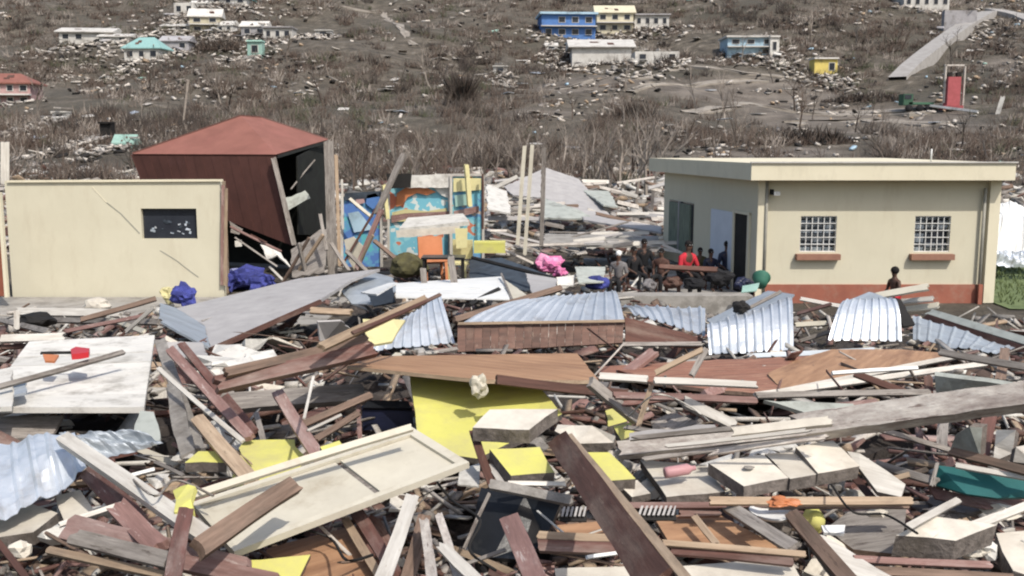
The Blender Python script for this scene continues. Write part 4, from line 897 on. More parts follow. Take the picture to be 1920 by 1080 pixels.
corr('roofing_sheet', 'white corrugated sheets piled right of the cream building', [(1864, 378, 29), (1960, 392, 29), (1970, 496, 27), (1862, 486, 27)], 9, .03, 'white_plastic', curve=.25, crumple=.12)
corr('roofing_sheet', 'lower white sheet at the right edge above the lawn', [(1864, 470, 26.4), (1960, 472, 26.4), (1960, 505, 26), (1862, 498, 26)], 7, .03, 'galvanised', curve=.1, crumple=.1)
# blue cloth heap and debris under the shed
for px, py, s, m, l in ((455, 522, (1.35, .9, .55), 'blue_cloth', 'big heap of royal blue cloth right of the cream room'), (418, 528, (.6, .6, .5), 'blue_cloth', 'dark blue sack at the foot of the cream room corner'), (440, 512, (.4, .3, .2), 'blue_pale_cloth', 'pale lilac cloth on the royal blue heap'), (345, 556, (.5, .4, .45), 'blue_cloth', 'small blue cloth left of the royal blue heap'), (318, 553, (.35, .3, .35), 'yellow_cream', 'cream rag left of the small blue cloth'), (490, 530, (.6, .5, .42), 'blue_cloth', 'right end lump of royal blue cloth')):
    lump('cloth_pile', S(px, py, .28), s, m, rough=.45, label=l, cat='cloth')
for l, m, q in (('torn white board with a point in the debris under the shed', 'white_wall', [(488, 458, 23.6), (520, 466, 23.6), (548, 505, 23.3), (520, 478, 23.4), (500, 486, 23.4)]),
    ('broad splintered grey-brown board under the shed opening', 'wood_grey', [(545, 468, 23.8), (600, 430, 24), (612, 430, 24), (608, 510, 23.2), (548, 520, 23.2)]),
    ('small white scrap beside the cream room corner', 'white_wall', [(440, 452, 23.8), (452, 450, 23.8), (453, 462, 23.8), (441, 463, 23.8)]),
    ('pale grey plank piece beside the white scrap', 'wood_grey', [(430, 415, 24), (455, 430, 24), (448, 440, 24), (432, 436, 24)])):
    pl(l, m, q, .04, ragged=.03)
for x1, y1, x2, y2, w_, m in ((432, 425, 528, 472, 4, 'wood_pink'), (440, 445, 520, 500, 3, 'wood_grey'), (555, 515, 606, 440, 6, 'wood_tan'), (470, 440, 500, 455, 3, 'wood_dark'), (530, 530, 580, 445, 5, 'wood_brown'), (600, 400, 612, 470, 6, 'wood_grey'), (575, 520, 560, 455, 7, 'wood_grey'), (505, 500, 530, 525, 4, 'wood_white'), (648, 470, 700, 520, 7, 'wood_grey'), (660, 520, 700, 440, 5, 'wood_tan'), (700, 450, 760, 500, 7, 'wood_brown'), (620, 455, 655, 508, 6, 'wood_grey')):
    bm({'wood_pink': 'pinkish', 'wood_grey': 'grey', 'wood_tan': 'tan', 'wood_dark': 'dark', 'wood_brown': 'brown', 'wood_white': 'white'}[m] + ' broken stick in the debris between the shed and the painted panels', m, (x1, y1, 23.4), (x2, y2, 23.0), w_, .7, group='sticks under the shed', name='broken_stick', cat='stick')
bm('short upright grey post in front of the white sheets, left', 'wood_grey', (793, 503, 17.5), (798, 560, 17.3), 11, .8, .1, name='post', cat='post')
bm('taller upright grey post in front of the white sheets, right', 'wood_grey', (845, 482, 17.5), (856, 562, 17.2), 13, .8, .1, name='post', cat='post')

# ================================================================ PEOPLE
def skinmesh(name, pts, edges, radii, m, sub=1):
    me = bpy.data.meshes.new(name); me.from_pydata([tuple(p) for p in pts], edges, []); o = bpy.data.objects.new(name, me); COL.objects.link(o)
    sk = o.modifiers.new('s', 'SKIN'); lay = me.skin_vertices[0].data
    for i, r_ in enumerate(radii): lay[i].radius = (r_, r_) if not isinstance(r_, tuple) else r_
    lay[0].use_root = True
    sb = o.modifiers.new('b', 'SUBSURF'); sb.levels = sub; sb.render_levels = sub
    dg = bpy.context.evaluated_depsgraph_get(); dg.update(); ev = o.evaluated_get(dg); m2 = bpy.data.meshes.new_from_object(ev)
    bpy.data.objects.remove(o); m2.materials.clear(); m2.materials.append(MATS[m])
    m2.polygons.foreach_set('use_smooth', [True] * len(m2.polygons)); return m2
def person(loc, label, pose='sit', shirt='black_cloth', pants='black_cloth', rz=0, s=1, bare=False, hat=None, lean=0):
    r = root('person', loc, label, 'person', None, rz); hz = .50 if pose == 'sit' else .92
    if pose == 'sit': kn, an = [(x, -.42, .50) for x in (-.13, .13)], [(x * 1.1, -.40, .07) for x in (-.13, .13)]
    else: kn, an = [(x, -.03, .49) for x in (-.10, .10)], [(x * 1.1, 0, .07) for x in (-.10, .10)]
    ly = -lean
    T = [(0, 0, hz), (0, ly * .4, hz + .26), (0, ly * .8, hz + .46), (0, ly, hz + .56), (0, ly - .02, hz + .66), (0, ly - .02, hz + .76)]
    sh = [(-.19, ly * .8, hz + .44), (.19, ly * .8, hz + .44)]
    el = [(-.25, ly - .02, hz + .18), (.27, ly - .06, hz + .18)]; wr = [(-.15, ly - .24, hz + .08), (.17, ly - .26, hz + .1)]
    if pose == 'stand': wr = [(-.24, -.1, hz - .06), (.25, -.12, hz - .04)]
    pts = T + sh + el + wr + [(-.09, 0, hz - .03), (.09, 0, hz - .03)] + kn + an + [(a[0], a[1] - .16, .04) for a in an]
    E = [(0, 1), (1, 2), (2, 3), (3, 4), (4, 5), (2, 6), (2, 7), (6, 8), (7, 9), (8, 10), (9, 11), (0, 12), (0, 13), (12, 14), (13, 15), (14, 16), (15, 17), (16, 18), (17, 19)]
    rad = [(.13, .10), (.125, .095), (.14, .095), .05, .085, .075, .06, .06, .042, .042, .03, .03, .085, .085, .06, .06, .04, .04, .035, .035]
    for k, w_ in enumerate(((-1), (1))):                                  # hands: palm, four fingers and a thumb
        b0 = Vector(wr[k]); i0 = len(pts); pts.append(tuple(b0 + Vector((0, -.05, -.03)))); E.append((10 + k, i0)); rad.append(.032)
        for f in range(4):
            j = len(pts); o_ = Vector(((f - 1.5) * .02, 0, 0)); pts.append(tuple(b0 + o_ + Vector((0, -.09, -.05)))); pts.append(tuple(b0 + o_ + Vector((0, -.12 - .01 * (f in (1, 2)), -.08)))); E += [(i0, j), (j, j + 1)]; rad += [.010, .008]
        j = len(pts); pts.append(tuple(b0 + Vector((-.045 * w_, -.06, -.04)))); E.append((i0, j)); rad.append(.011)
    pts = [Vector(p) * s for p in pts]; rad = [tuple(a * s for a in q) if isinstance(q, tuple) else q * s for q in rad]
    M = ROOTM[r.name]; link('body', skinmesh('body', pts, E, rad, 'skin'), M, r)
    hd = Vector((0, ly - .025, hz + .72)) * s; Mh = M @ Matrix.Translation(hd)
    def bit(nm, c, sz, m):
        b_ = bmesh.new(); bmesh.ops.create_icosphere(b_, subdivisions=2, radius=.5); me = bpy.data.meshes.new(nm); b_.to_mesh(me); b_.free(); me.materials.append(MATS[m]); me.polygons.foreach_set('use_smooth', [True] * len(me.polygons))
        link(nm, me, Mh @ Matrix.Translation(Vector(c) * s) @ Matrix.Diagonal((sz[0] * s, sz[1] * s, sz[2] * s, 1)), r)
    bit('hair', (0, .022, .035), (.24, .25, .24) if bare else (.185, .21, .20), hat or 'hair'); bit('nose', (0, -.092, -.005), (.03, .035, .045), 'skin'); bit('mouth', (0, -.082, -.048), (.05, .02, .014), 'door_brown')
    for x in (-1, 1): bit('eye', (x * .034, -.080, .022), (.022, .014, .014), 'white_plastic'); bit('ear', (x * .088, .0, .0), (.02, .045, .06), 'skin')
    if not bare:
        q = [pts[i] for i in (0, 1, 2, 3, 6, 7, 8, 9)]
        link('shirt', skinmesh('shirt', q, [(0, 1), (1, 2), (2, 3), (2, 4), (2, 5), (4, 6), (5, 7)], [tuple(v * s for v in p_) if isinstance(p_, tuple) else p_ * s for p_ in ((.145, .118), (.142, .112), (.157, .112), .062, .078, .078, .056, .056)], shirt), M, r)
    q = [pts[i] for i in (0, 12, 13, 14, 15, 16, 17)]
    link('trousers', skinmesh('trousers', q, [(0, 1), (0, 2), (1, 3), (2, 4), (3, 5), (4, 6)], [v * s for v in (.135, .1, .1, .078, .078, .056, .056)], pants), M, r)
PZ = .12
def at(px, y, z=PZ): p = D(px, 500, y); return Vector((p.x, y, z))
def seat(px, y, h=.42):
    c = at(px, y + .08, PZ); r = root('stool', c, 'low wooden stool under a person sitting on the porch', 'stool', 'stools on the porch')
    box('seat', (0, 0, h - .03), (.34, .34, .04), 'wood_dark', r)
    for x in (-.13, .13):
        for y_ in (-.13, .13): box('leg', (x, y_, h / 2 - .03), (.04, .04, h - .06), 'wood_dark', r)
for px, y, kw in ((1207, 24.6, dict(label='broad seated person in black clothes left of the group', rz=.3, s=.86)),
    (1188, 23.6, dict(label='seated person in dark clothes, furthest left on the porch', shirt='black_cloth', rz=.6, s=.8)),
    (1160, 22.6, dict(label='seated person in grey with a white cap at the left end', shirt='grey_cloth', hat='white_plastic', rz=-.4, s=.8)),
    (1240, 23.4, dict(label='seated person in dark brown between the black-clad one and the red shirt', shirt='wood_dark', rz=-.5, s=.78)),
    (1284, 23.0, dict(label='seated person in a bright red shirt leaning forward', shirt='red_cloth', rz=.5, lean=.12, s=.95)),
    (1312, 24.6, dict(label='small seated person right of the red shirt', shirt='olive_fabric', s=.7)),
    (1332, 23.8, dict(label='seated person in dark navy beside the pale blue panel', shirt='navy', s=.74, rz=.3)),
    (1362, 24.2, dict(label='seated person in a dark blue shirt before the pale blue panel', shirt='blue_cloth', s=.85, rz=.2))):
    lab = kw.pop('label')
    if kw.get('pose', 'sit') == 'sit': seat(px, y, .42 * kw.get('s', 1))
    if px == 1362: kw['shirt'] = 'navy'
    person(at(px, y), lab, **kw)
person(D(1674, 588, 20.9) + Vector((0, 0, .0)), 'bare-shouldered child sitting against the building, only head and shoulders in view', bare=True, pants='red_cloth', s=.74, rz=-1.2)
cb = D(1674, 588, 20.9); box('concrete_block', (cb.x, cb.y + .03, 0), (.34, .3, max(.1, cb.z + .30)), 'concrete_grey', label='grey concrete block the bare-shouldered child sits on', cat='block', z0=0)
# bench planks the people sit among
bm('low dark bench plank in front of the seated group', 'wood_dark', (1235, 500, 21.9), (1345, 506, 21.9), 9, .6, .4, name='bench', cat='bench')
lump('bag', at(1262, 22.0, .55), (.4, .3, .26), 'wood_dark', rough=.3, label='dark brown sack at the front of the porch', cat='bag')
lump('bag', at(1302, 21.8, .55), (.5, .35, .26), 'black_cloth', rough=.3, label='dark sack in front of the person in red', cat='bag')
lump('bag', at(1350, 22.4, .6), (.6, .4, .36), 'black_cloth', rough=.3, label='black bundle in front of the pale blue panel', cat='bag')
lump('bag', at(1395, 22.0, .5), (.4, .3, .3), 'navy', rough=.3, label='small navy bundle near the dark door', cat='bag')
lump('bag', at(1218, 21.9, .5), (.3, .3, .25), 'grey_cloth', rough=.3, label='grey bundle at the left front edge of the porch', cat='bag')

# ================================================================ CORRUGATED SHEET RIDGE
corr('roofing_sheet', 'fan-shaped corrugated sheet rearing up left of the brown boarded panel', [(695, 658, 12.3), (853, 643, 12.3), (826, 553, 13.2), (738, 610, 12.9)], 9, .022, curve=.1)
corr('roofing_sheet', 'long pale corrugated sheet above the brown boarded panel', [(866, 606, 12.3), (1171, 603, 12.3), (1154, 545, 13.6), (985, 562, 13.4)], 13, .022, curve=.06)
corr('roofing_sheet', 'white corrugated sheet sloping down right of the long pale sheet', [(1190, 590, 12.7), (1322, 630, 12.6), (1322, 578, 13.6), (1162, 574, 13.6)], 8, .03, 'galvanised', curve=.03)
corr('roofing_sheet', 'arched corrugated sheet with a folded crest in the centre right', [(1330, 664, 12.0), (1488, 657, 12.0), (1484, 556, 13.1), (1322, 612, 12.7)], 10, .024, curve=.16, crumple=.025)
corr('roofing_sheet', 'upright curled corrugated sheet right of the folded one', [(1553, 637, 12.2), (1691, 640, 12.2), (1672, 560, 12.9), (1588, 566, 13.1)], 8, .024, curve=.22)
pl('dull grey back of the curled sheet bent over at its top', 'galvanised_dull', [(1560, 596, 12.9), (1592, 562, 13.2), (1630, 547, 13.4), (1676, 562, 13.1), (1640, 568, 12.95), (1590, 574, 12.95)], .01, name='roofing_sheet', cat='roofing sheet')
corr('roofing_sheet', 'dull corrugated sheet lying at the right of the curled one', [(1868, 664, 11.6), (1712, 636, 12.3), (1712, 592, 14.2), (1905, 652, 12.4)], 8, .018, 'galvanised_dull', crumple=.02)
pl('grey tangled sheet lying behind the folded corrugated sheet', 'galvanised_dull', [(1325, 600, 13.2), (1440, 545, 14.5), (1490, 552, 14), (1470, 575, 13.4), (1345, 618, 12.9)], .02, name='roofing_sheet', cat='roofing sheet')
bm('thin pale stick along the crest of the folded sheet', 'wood_grey', (1400, 580, 12.9), (1466, 546, 13.1), 6)
lump('tyre_piece', D(1390, 577, 12.8), (.22, .2, .16), 'void_dark', rough=.3, label='small black plastic lump on the crest of the folded sheet', cat='plastic')
bm('long pale fascia board sloping right behind the dull sheet', 'sheet_green_grey', (1742, 586, 14.5), (1960, 652, 12), 15, .4, .5, name='fascia_board', cat='board')
bm('dark board under the long pale fascia board', 'wood_dark', (1735, 594, 14.4), (1955, 668, 11.9), 12, .4, .2, name='fascia_board', cat='board')
for x1, y1, x2, y2, w_, m, l in ((1640, 556, 1742, 538, 12, 'wood_cream', 'uppermost cream plank behind the curled sheet'), (1690, 566, 1752, 560, 9, 'wood_white', 'middle white plank right of the curled sheet'), (1698, 580, 1762, 572, 10, 'wood_cream', 'lowest cream plank right of the curled sheet'), (1500, 560, 1580, 575, 7, 'wood_white', 'white lath between the two curled sheets'), (1495, 588, 1560, 570, 6, 'wood_pink', 'pinkish lath between the two curled sheets'), (1490, 610, 1552, 606, 9, 'wood_cream', 'cream lath between the two curled sheets'), (1500, 640, 1556, 622, 7, 'wood_grey', 'grey lath between the two curled sheets')):
    bm(l, m, (x1, y1, 13.5 if y1 < 590 else 12.8), (x2, y2, 13.2 if y2 < 590 else 12.7), w_, name='plank', cat='plank')
pl('black sheet folded beside the curled corrugated sheet', 'void_dark', [(1675, 556, 13.1), (1690, 562, 13.1), (1716, 608, 12.6), (1694, 612, 12.5)], .03, name='black_sheet', cat='sheet')
boarded('brown_panel', 'dark brown boarded wall panel lying on its side under the long pale sheet', [D(858, 660, 12.05), D(858, 608, 12.25), D(1170, 604, 12.25), D(1168, 643, 12.05)], 20, 'board_brown', .04, .03, jit=.006)
bm('thin tan top rail of the dark brown boarded panel', 'wood_tan', (858, 607, 12.2), (1172, 602, 12.2), 5, .8, .2, name='rail', cat='rail')
pl('dark wedge painted as the shaded hollow under the white sloping sheet', 'wood_dark', [(1172, 594, 12.7), (1318, 634, 12.5), (1316, 650, 12.3), (1172, 642, 12.3)], .04)  # dark sheet painted as the shade of the hollow
bm('narrow mauve board running right under the dark wedge', 'wood_grey', (1160, 646, 12.1), (1318, 645, 12.1), 8, .5, .4)
bm('long rusty brown beam rising to the right behind the long pale sheet', 'wood_brown', (850, 601, 12.6), (1052, 540, 14.6), 11, .8, .3)
# white sheets in the centre
boarded('white_sheet', 'white ribbed roof sheet lying flat behind the rusty brown beam', [D(742, 556, 14.5), D(956, 560, 14.3), D(942, 517, 18.5), D(742, 530, 17.5)], 5, 'white_plastic', .03, .02, cat='roofing sheet', piece='sheet_strip', jit=.01)
pl('cream triangular board right of the white ribbed sheet', 'wood_cream', [(945, 523, 17.6), (996, 558, 14.9), (962, 564, 14.6)], .03)
pl('grey warped board right of the cream triangular board', 'sheet_grey', [(985, 512, 17.6), (1044, 522, 17.6), (1042, 540, 15.2), (1000, 556, 14.9)], .03)
bm('thin dark rod lying on the white ribbed sheet', 'void_dark', (880, 572, 14.0), (936, 542, 15.6), 7, .8)
bm('slim grey rod right edge of the white ribbed sheet', 'wood_grey', (940, 513, 18), (960, 562, 14.3), 4, .8)
pl('crumpled dull grey metal flap left of the white ribbed sheet', 'galvanised_dull', [(640, 545, .5), (700, 510, .6), (735, 520, .5), (745, 545, .4), (700, 570, .4), (660, 570, .3)], .02, name='metal_flap', cat='sheet', ragged=.03)
pl('dark blue-grey bent sheet left of the white ribbed sheet', 'slate_fabric', [(690, 552, .5), (733, 532, .7), (742, 566, .5), (700, 574, .4)], .02, name='bent_sheet', cat='sheet')
pl('shiny white flap over the dark blue-grey bent sheet', 'white_plastic', [(676, 548, .62), (730, 530, .8), (745, 530, .8), (706, 552, .7)], .02, name='white_flap', cat='sheet')
# big grey sheet at left
pl('large flat grey roof panel sloping up behind the rubble on the left', 'sheet_grey', [(395, 652, 12.6), (383, 610, 14.3), (330, 578, 15.8), (560, 522, 18.5), (712, 504, 19.5), (660, 524, 17.8), (600, 562, 15.2)], .05, 'sheet_grey', name='roof_panel', cat='roof panel', ragged=.004)
bm('dark seam strip across the large flat grey roof panel', 'concrete_grey', (378, 602, 14.55), (520, 560, 16.35), 3, .3, .5, name='seam', cat='strip')
pl('grey end face of the large roof panel, folded down to the left', 'galvanised_dull', [(300, 568, 16.2), (330, 577, 15.8), (384, 611, 14.2), (394, 652, 12.6), (372, 642, 12.6), (298, 600, 13.5)], .03, name='roof_panel_end', cat='panel')
bm('long dark beam under the large flat grey roof panel', 'wood_dark', (396, 656, 12.5), (600, 566, 15), 10, .8, 0)
pl('thin pale panel below the large grey roof panel', 'sheet_grey', [(300, 640, .25), (380, 642, .25), (396, 692, .15), (350, 672, .15), (310, 660, .15)], .03)
# ================================================================ UPPER LEFT
boarded('white_wall_panel', 'big fallen white wall panel with grimy boards at the left', [S(-40, 764, .30), S(270, 764, .30), S(290, 628, .42), S(55, 640, .42)], 7, 'white_wall', .025, .05, jit=.006)
bm('thin grey pole lying across the big white wall panel', 'wood_grey', (-10, 728, .45), (232, 660, .52), 8, .9)
pl('rusty white board at the far left over the white wall panel', 'white_wall', [(-30, 700, .42), (22, 688, .42), (22, 762, .36), (-30, 764, .36)], .04)
pl('small grey square plate on the lower left of the white wall panel', 'galvanised_dull', [(24, 722, .42), (50, 716, .42), (48, 736, .42), (26, 740, .42)], .02, name='plate', cat='plate')
r = root('red_saw', S(118, 660, .55), 'hand saw with a red handle lying on the white wall panel', 'saw')
beam('blade', None, 'void_dark', (76, 662, .56), (136, 661, .56), 5, .3, .5, parent=r, broken=0); poly('handle', [(132, 655, .6), (142, 650, .6), (168, 653, .6), (166, 660, .6), (148, 663, .6), (134, 664, .6)], .05, 'red_plastic', None, parent=r); poly('guard', [(80, 664, .56), (110, 665, .56), (102, 677, .54), (84, 676, .54)], .02, 'orange_plastic', None, parent=r)
for a, b, w_, m, l in (((30, 585, .15), (230, 588, .2), 14, 'wood_white', 'long white board lying in front of the cream room'), ((0, 636, .3), (122, 632, .3), 14, 'wood_white', 'white board end at the left edge behind the wall panel'), ((0, 652, .2), (60, 648, .2), 8, 'wood_dark', 'dark lath left of the white wall panel'),
    ((60, 600, .2), (300, 604, .3), 10, 'wood_grey', 'grey board behind the white wall panel'), ((150, 600, .3), (292, 560, .6), 9, 'wood_brown', 'brown stick rising to the right before the pavement'), ((236, 622, .4), (290, 575, .7), 7, 'wood_white', 'short white stick leaning on the brown stick'),
    ((120, 622, .3), (280, 590, .4), 7, 'wood_pink', 'pinkish lath behind the white wall panel'), ((200, 596, .3), (270, 622, .3), 8, 'wood_cream', 'cream lath crossing the brown stick'), ((0, 600, .1), (90, 622, .2), 9, 'wood_grey', 'grey lath at the far left before the pavement')):
    bm(l, m, a, b, w_, name='plank', cat='plank')
bm('short upright white batten at the left before the pavement', 'wood_white', (31, 582, 14.5), (31, 618, 14.4), 9, .8, 0, name='batten', cat='batten')
lump('concrete_lump', S(183, 574, .2), (.55, .4, .3), 'concrete_pale', rough=.25, label='pale lump of concrete on the pavement before the cream room', cat='concrete')
lump('flattened_tyre', S(70, 600, .25), (.6, .4, .22), 'void_dark', rough=.2, label='dark flattened tyre piece left before the pavement', cat='tyre')
for i, (px, py) in enumerate(((410, 680), (440, 665), (470, 652), (430, 695), (485, 672), (398, 705), (455, 688), (420, 658))):
    tag(link('plaster_chunk', boxmesh('plaster_chunk', random.uniform(.2, .42), .26, random.uniform(.04, .12), 'white_wall', jit=.05), Matrix.Translation(S(px, py, .26)) @ Matrix.Rotation(random.uniform(-.5, .5), 4, 'X') @ Matrix.Rotation(random.uniform(0, 3), 4, 'Z')), label='chunk of white plaster in the pale heap below the large grey roof panel', cat='plaster', group='white plaster chunks')
# planks fanning down from the upper left
for a, b, w_, m, l in (((300, 640, .55), (372, 850, .15), 26, 'concrete_grey', 'mottled grey plank falling steeply right of the white wall panel'), ((318, 655, .6), (470, 822, .3), 20, 'wood_pink', 'mauve plank in the bundle of falling planks'), ((340, 645, .55), (478, 812, .25), 17, 'wood_maroon', 'maroon plank in the bundle of falling planks'), ((296, 690, .6), (456, 828, .35), 8, 'wood_white', 'slim white trim strip in the bundle of falling planks'),
    ((370, 785, .45), (474, 905, .3), 30, 'wood_tan', 'tan plank leaning on the small yellow panel'), ((352, 668, .4), (440, 745, .3), 12, 'wood_grey', 'grey lath above the bundle of falling planks'), ((520, 735, .5), (600, 862, .3), 26, 'wood_pink', 'steep mauve beam above the door panel'), ((404, 722, .7), (700, 655, .75), 34, 'wood_maroon', 'heavy maroon beam sloping up to the right'), ((420, 700, .78), (690, 636, .8), 20, 'wood_brown', 'brown beam stacked over the heavy maroon beam'), ((600, 652, .9), (800, 560, 1.0), 19, 'wood_tan', 'tan beam rising towards the fan-shaped sheet'),
    ((660, 625, 1.0), (826, 552, 1.05), 7, 'wood_dark', 'dark thin rod above the fan-shaped sheet'), ((410, 758, .3), (690, 738, .3), 42, 'wood_grey', 'broad weathered board below the heavy maroon beam'), ((560, 800, .35), (698, 740, .45), 16, 'wood_brown', 'brown lath rising right below the weathered board'), ((570, 785, .6), (588, 706, .7), 5, 'wood_white', 'thin white stick standing up among the brown laths'), ((590, 825, .35), (672, 775, .4), 12, 'wood_brown', 'short brown lath above the door panel'), ((576, 808, .4), (640, 778, .42), 5, 'wood_white', 'thin white lath beside the short brown lath'),
    ((580, 582, .7), (660, 586, .7), 12, 'wood_tan', 'short tan board right of the roof panel'), ((480, 775, .3), (500, 850, .2), 10, 'wood_grey', 'short grey stick beside the steep mauve beam'), ((640, 670, .6), (700, 660, .7), 14, 'wood_pink', 'pinkish splintered end of the heavy maroon beam'), ((672, 760, .2), (676, 830, .1), 8, 'wood_pink', 'upright mauve stick left of the navy box')):
    bm(l, m, a, b, w_, name='plank', cat='plank')
pl('tan cardboard piece between the roof panel and the tan beam', 'sheet_grey', [(596, 604, .7), (640, 602, .7), (662, 622, .5), (600, 640, .5)], .02, name='cardboard', cat='cardboard')
pl('pale yellow board peeping out under the fan-shaped sheet', 'yellow_cream', [(680, 598, .6), (760, 600, .6), (735, 640, .4), (690, 648, .4)], .03)
r = root('navy_box', S(725, 800, .1), 'navy blue plastic box in the hollow left of the yellow wall', 'box')
poly('front', [(678, 762, .25), (772, 764, .25), (774, 808, .05), (680, 806, .05)], .04, 'navy', None, parent=r); poly('lid', [(680, 764, .25), (770, 766, .25), (766, 752, .3), (690, 750, .3)], .04, 'black_gloss', None, parent=r)
# ================================================================ CENTRE
pl('tall bright yellow wall panel standing in the rubble centre', 'yellow_paint', [(766, 690, .50), (992, 702, .50), (1054, 776, .36), (1000, 810, .28), (896, 860, .16), (786, 846, .20), (776, 760, .38)], .05, 'concrete_edge', name='yellow_wall', cat='wall panel', ragged=.006)
pl('brown plywood sheet jutting out over the yellow wall', 'plywood', [(650, 686, .60), (905, 712, .64), (1122, 713, .58), (1082, 662, .52), (700, 668, .52)], .03, 'wood_tan', name='plywood_sheet', cat='plywood sheet', ragged=.004)
bm('pale edging strip under the brown plywood sheet', 'wood_tan', (655, 688, .58), (905, 715, .62), 6, .5, .3, name='edging', cat='strip')
lump('rag', S(898, 722, .62), (.13, .08, .17), 'wood_cream', rough=.4, label='cream torn rag hanging on the yellow wall', cat='rag')
bm('dark beam running under the plywood sheet to the right', 'wood_dark', (930, 712, .7), (1180, 740, .5), 20, .6, .2)
# right: brown plywood wreck
pl('long brown plywood wall sheet sloping in the right centre', 'plywood', [(1440, 700, 9.9), (1500, 672, 10.9), (1560, 655, 11.4), (1690, 655, 11.4), (1802, 664, 11.2), (1600, 705, 9.9), (1470, 735, 9.1)], .03, 'wood_tan', name='plywood_sheet', cat='plywood sheet')
pl('reddish torn plywood left half of the sloping sheet', 'plywood_red', [(1120, 688, 10.6), (1310, 676, 10.8), (1500, 668, 11.1), (1560, 662, 11.3), (1500, 700, 10.0), (1440, 740, 9.0), (1300, 726, 9.3), (1122, 702, 10)], .035, 'wood_brown', name='plywood_sheet', cat='plywood sheet', ragged=.02)
bm('upper white trim batten on the sloping plywood sheet', 'wood_white', (1458, 736, 9.0), (1808, 666, 11.1), 9, .6, .4, name='batten', cat='batten')
bm('lower white trim batten below the sloping plywood sheet', 'wood_white', (1416, 742, 8.9), (1850, 682, 10.5), 10, .6, .4, name='batten', cat='batten')
bm('grey steel strip behind the reddish plywood', 'galvanised_dull', (1400, 668, 11.3), (1640, 656, 11.7), 9, .4, .4, name='metal_strip', cat='strip')
for a, b, w_, m, l in (((1122, 706, .8), (1216, 712, .8), 14, 'wood_white', 'left white board end under the reddish plywood'), ((1226, 714, .75), (1420, 722, .7), 13, 'wood_white', 'right white board under the reddish plywood'), ((1106, 716, .7), (1196, 790, .35), 25, 'wood_grey', 'grey plank dropping from the plywood corner'), ((1222, 722, .7), (1182, 850, .3), 9, 'wood_tan', 'thin tan stick standing below the reddish plywood'),
    ((1228, 700, .95), (1318, 655, 1.1), 10, 'wood_tan', 'curved tan stick over the reddish plywood'), ((1296, 706, .95), (1326, 652, 1.1), 11, 'wood_grey', 'short grey stick beside the curved tan stick'), ((1150, 742, .6), (1420, 752, .5), 16, 'wood_pink', 'long mauve lath under the reddish plywood'), ((1130, 762, .5), (1300, 742, .5), 10, 'wood_maroon', 'maroon lath crossing the long mauve lath'), ((1280, 752, .55), (1378, 798, .4), 24, 'wood_white', 'white board dropping right below the mauve lath'),
    ((1416, 742, .72), (1745, 736, .75), 11, 'wood_grey', 'long thin grey lath under the white battens'), ((1600, 700, .7), (1720, 745, .6), 12, 'wood_dark', 'dark brown lath behind the white battens'), ((1740, 706, .8), (1742, 742, .7), 14, 'wood_dark', 'short dark upright between the white battens and the long beam'), ((1885, 655, .9), (1875, 715, .8), 18, 'wood_brown', 'short brown post at the right edge above the long beam'), ((1760, 660, .9), (1930, 690, .9), 12, 'wood_grey', 'grey board behind the right end of the battens'),
    ((1780, 846, .5), (1940, 888, .5), 15, 'wood_brown', 'brown lath over the teal board'), ((1858, 768, .5), (1838, 872, .3), 27, 'wood_maroon', 'maroon post under the right end of the long beam'), ((1770, 770, .3), (1766, 850, .1), 20, 'wood_grey', 'grey upright in the dark hollow at the right'), ((1630, 800, .4), (1800, 850, .2), 9, 'wood_grey', 'grey rod slanting through the dark hollow at the right')):
    bm(l, m, a, b, w_, name='plank', cat='plank')
pl('pale green-grey board under the thin grey lath', 'sheet_green_grey', [(1432, 750, .5), (1600, 757, .5), (1612, 790, .4), (1560, 790, .4)], .04)
pl('smooth grey panel left of the short brown post', 'sheet_green_grey', [(1752, 704, .85), (1898, 724, .85), (1840, 738, .75), (1756, 742, .7)], .04)
pl('mauve broken board above the left end of the long beam', 'wood_grey', [(1220, 790, .35), (1262, 772, .4), (1330, 800, .35), (1300, 815, .3), (1230, 820, .25)], .04)
r = root('long_beam', S(1540, 800, .6), 'long rotten whitish beam rising to the right edge', 'beam')
for a, b, w_, m in (((1160, 845, .42), (1510, 806, .62), 28, 'rotten_beam'), ((1480, 806, .60), (1935, 742, .95), 42, 'rotten_beam'), ((1370, 812, .66), (1560, 790, .76), 16, 'concrete_pale')):
    beam('timber_length', None, m, a, b, w_, .8, .35, parent=r, broken=.5, st=14)
for x1, y1, l1, x2, y2, l2, w_, m in ((1185, 822, .56, 1420, 800, .68, 9, 'wood_grey'), (1200, 862, .40, 1470, 828, .56, 8, 'wood_grey'), (1240, 838, .58, 1520, 806, .74, 7, 'wood_white'), (1330, 850, .5, 1560, 818, .66, 9, 'rotten_beam'), (1165, 800, .5, 1350, 826, .5, 8, 'wood_grey')):
    bm('splintered lath split off along the left half of the long rotten beam', m, (x1, y1, l1), (x2, y2, l2), w_, .6, group='laths split off the long beam', name='lath', cat='lath', broken=2)
pl('white scuffed board lying above the left end of the long beam', 'sheet_grey', [(1180, 812, .5), (1340, 796, .6), (1350, 812, .55), (1180, 830, .45)], .03)
# white porcelain and slabs under the right end
for l, m, q in (('pale curved broken tub wall left of the maroon post', 'sheet_green_grey', [(1782, 842, .35), (1792, 815, .5), (1818, 800, .6), (1842, 802, .6), (1838, 856, .4), (1810, 855, .35)]), ('pinkish broken slab right of the maroon post', 'wood_white', [(1868, 806, .5), (1905, 806, .55), (1898, 850, .4), (1862, 866, .35)]), ('white broken slab at the right edge above the teal board', 'wood_white', [(1905, 838, .5), (1945, 830, .5), (1945, 872, .4), (1900, 866, .4)])):
    pl(l, m, q, .05, 'concrete_edge', ragged=.01)
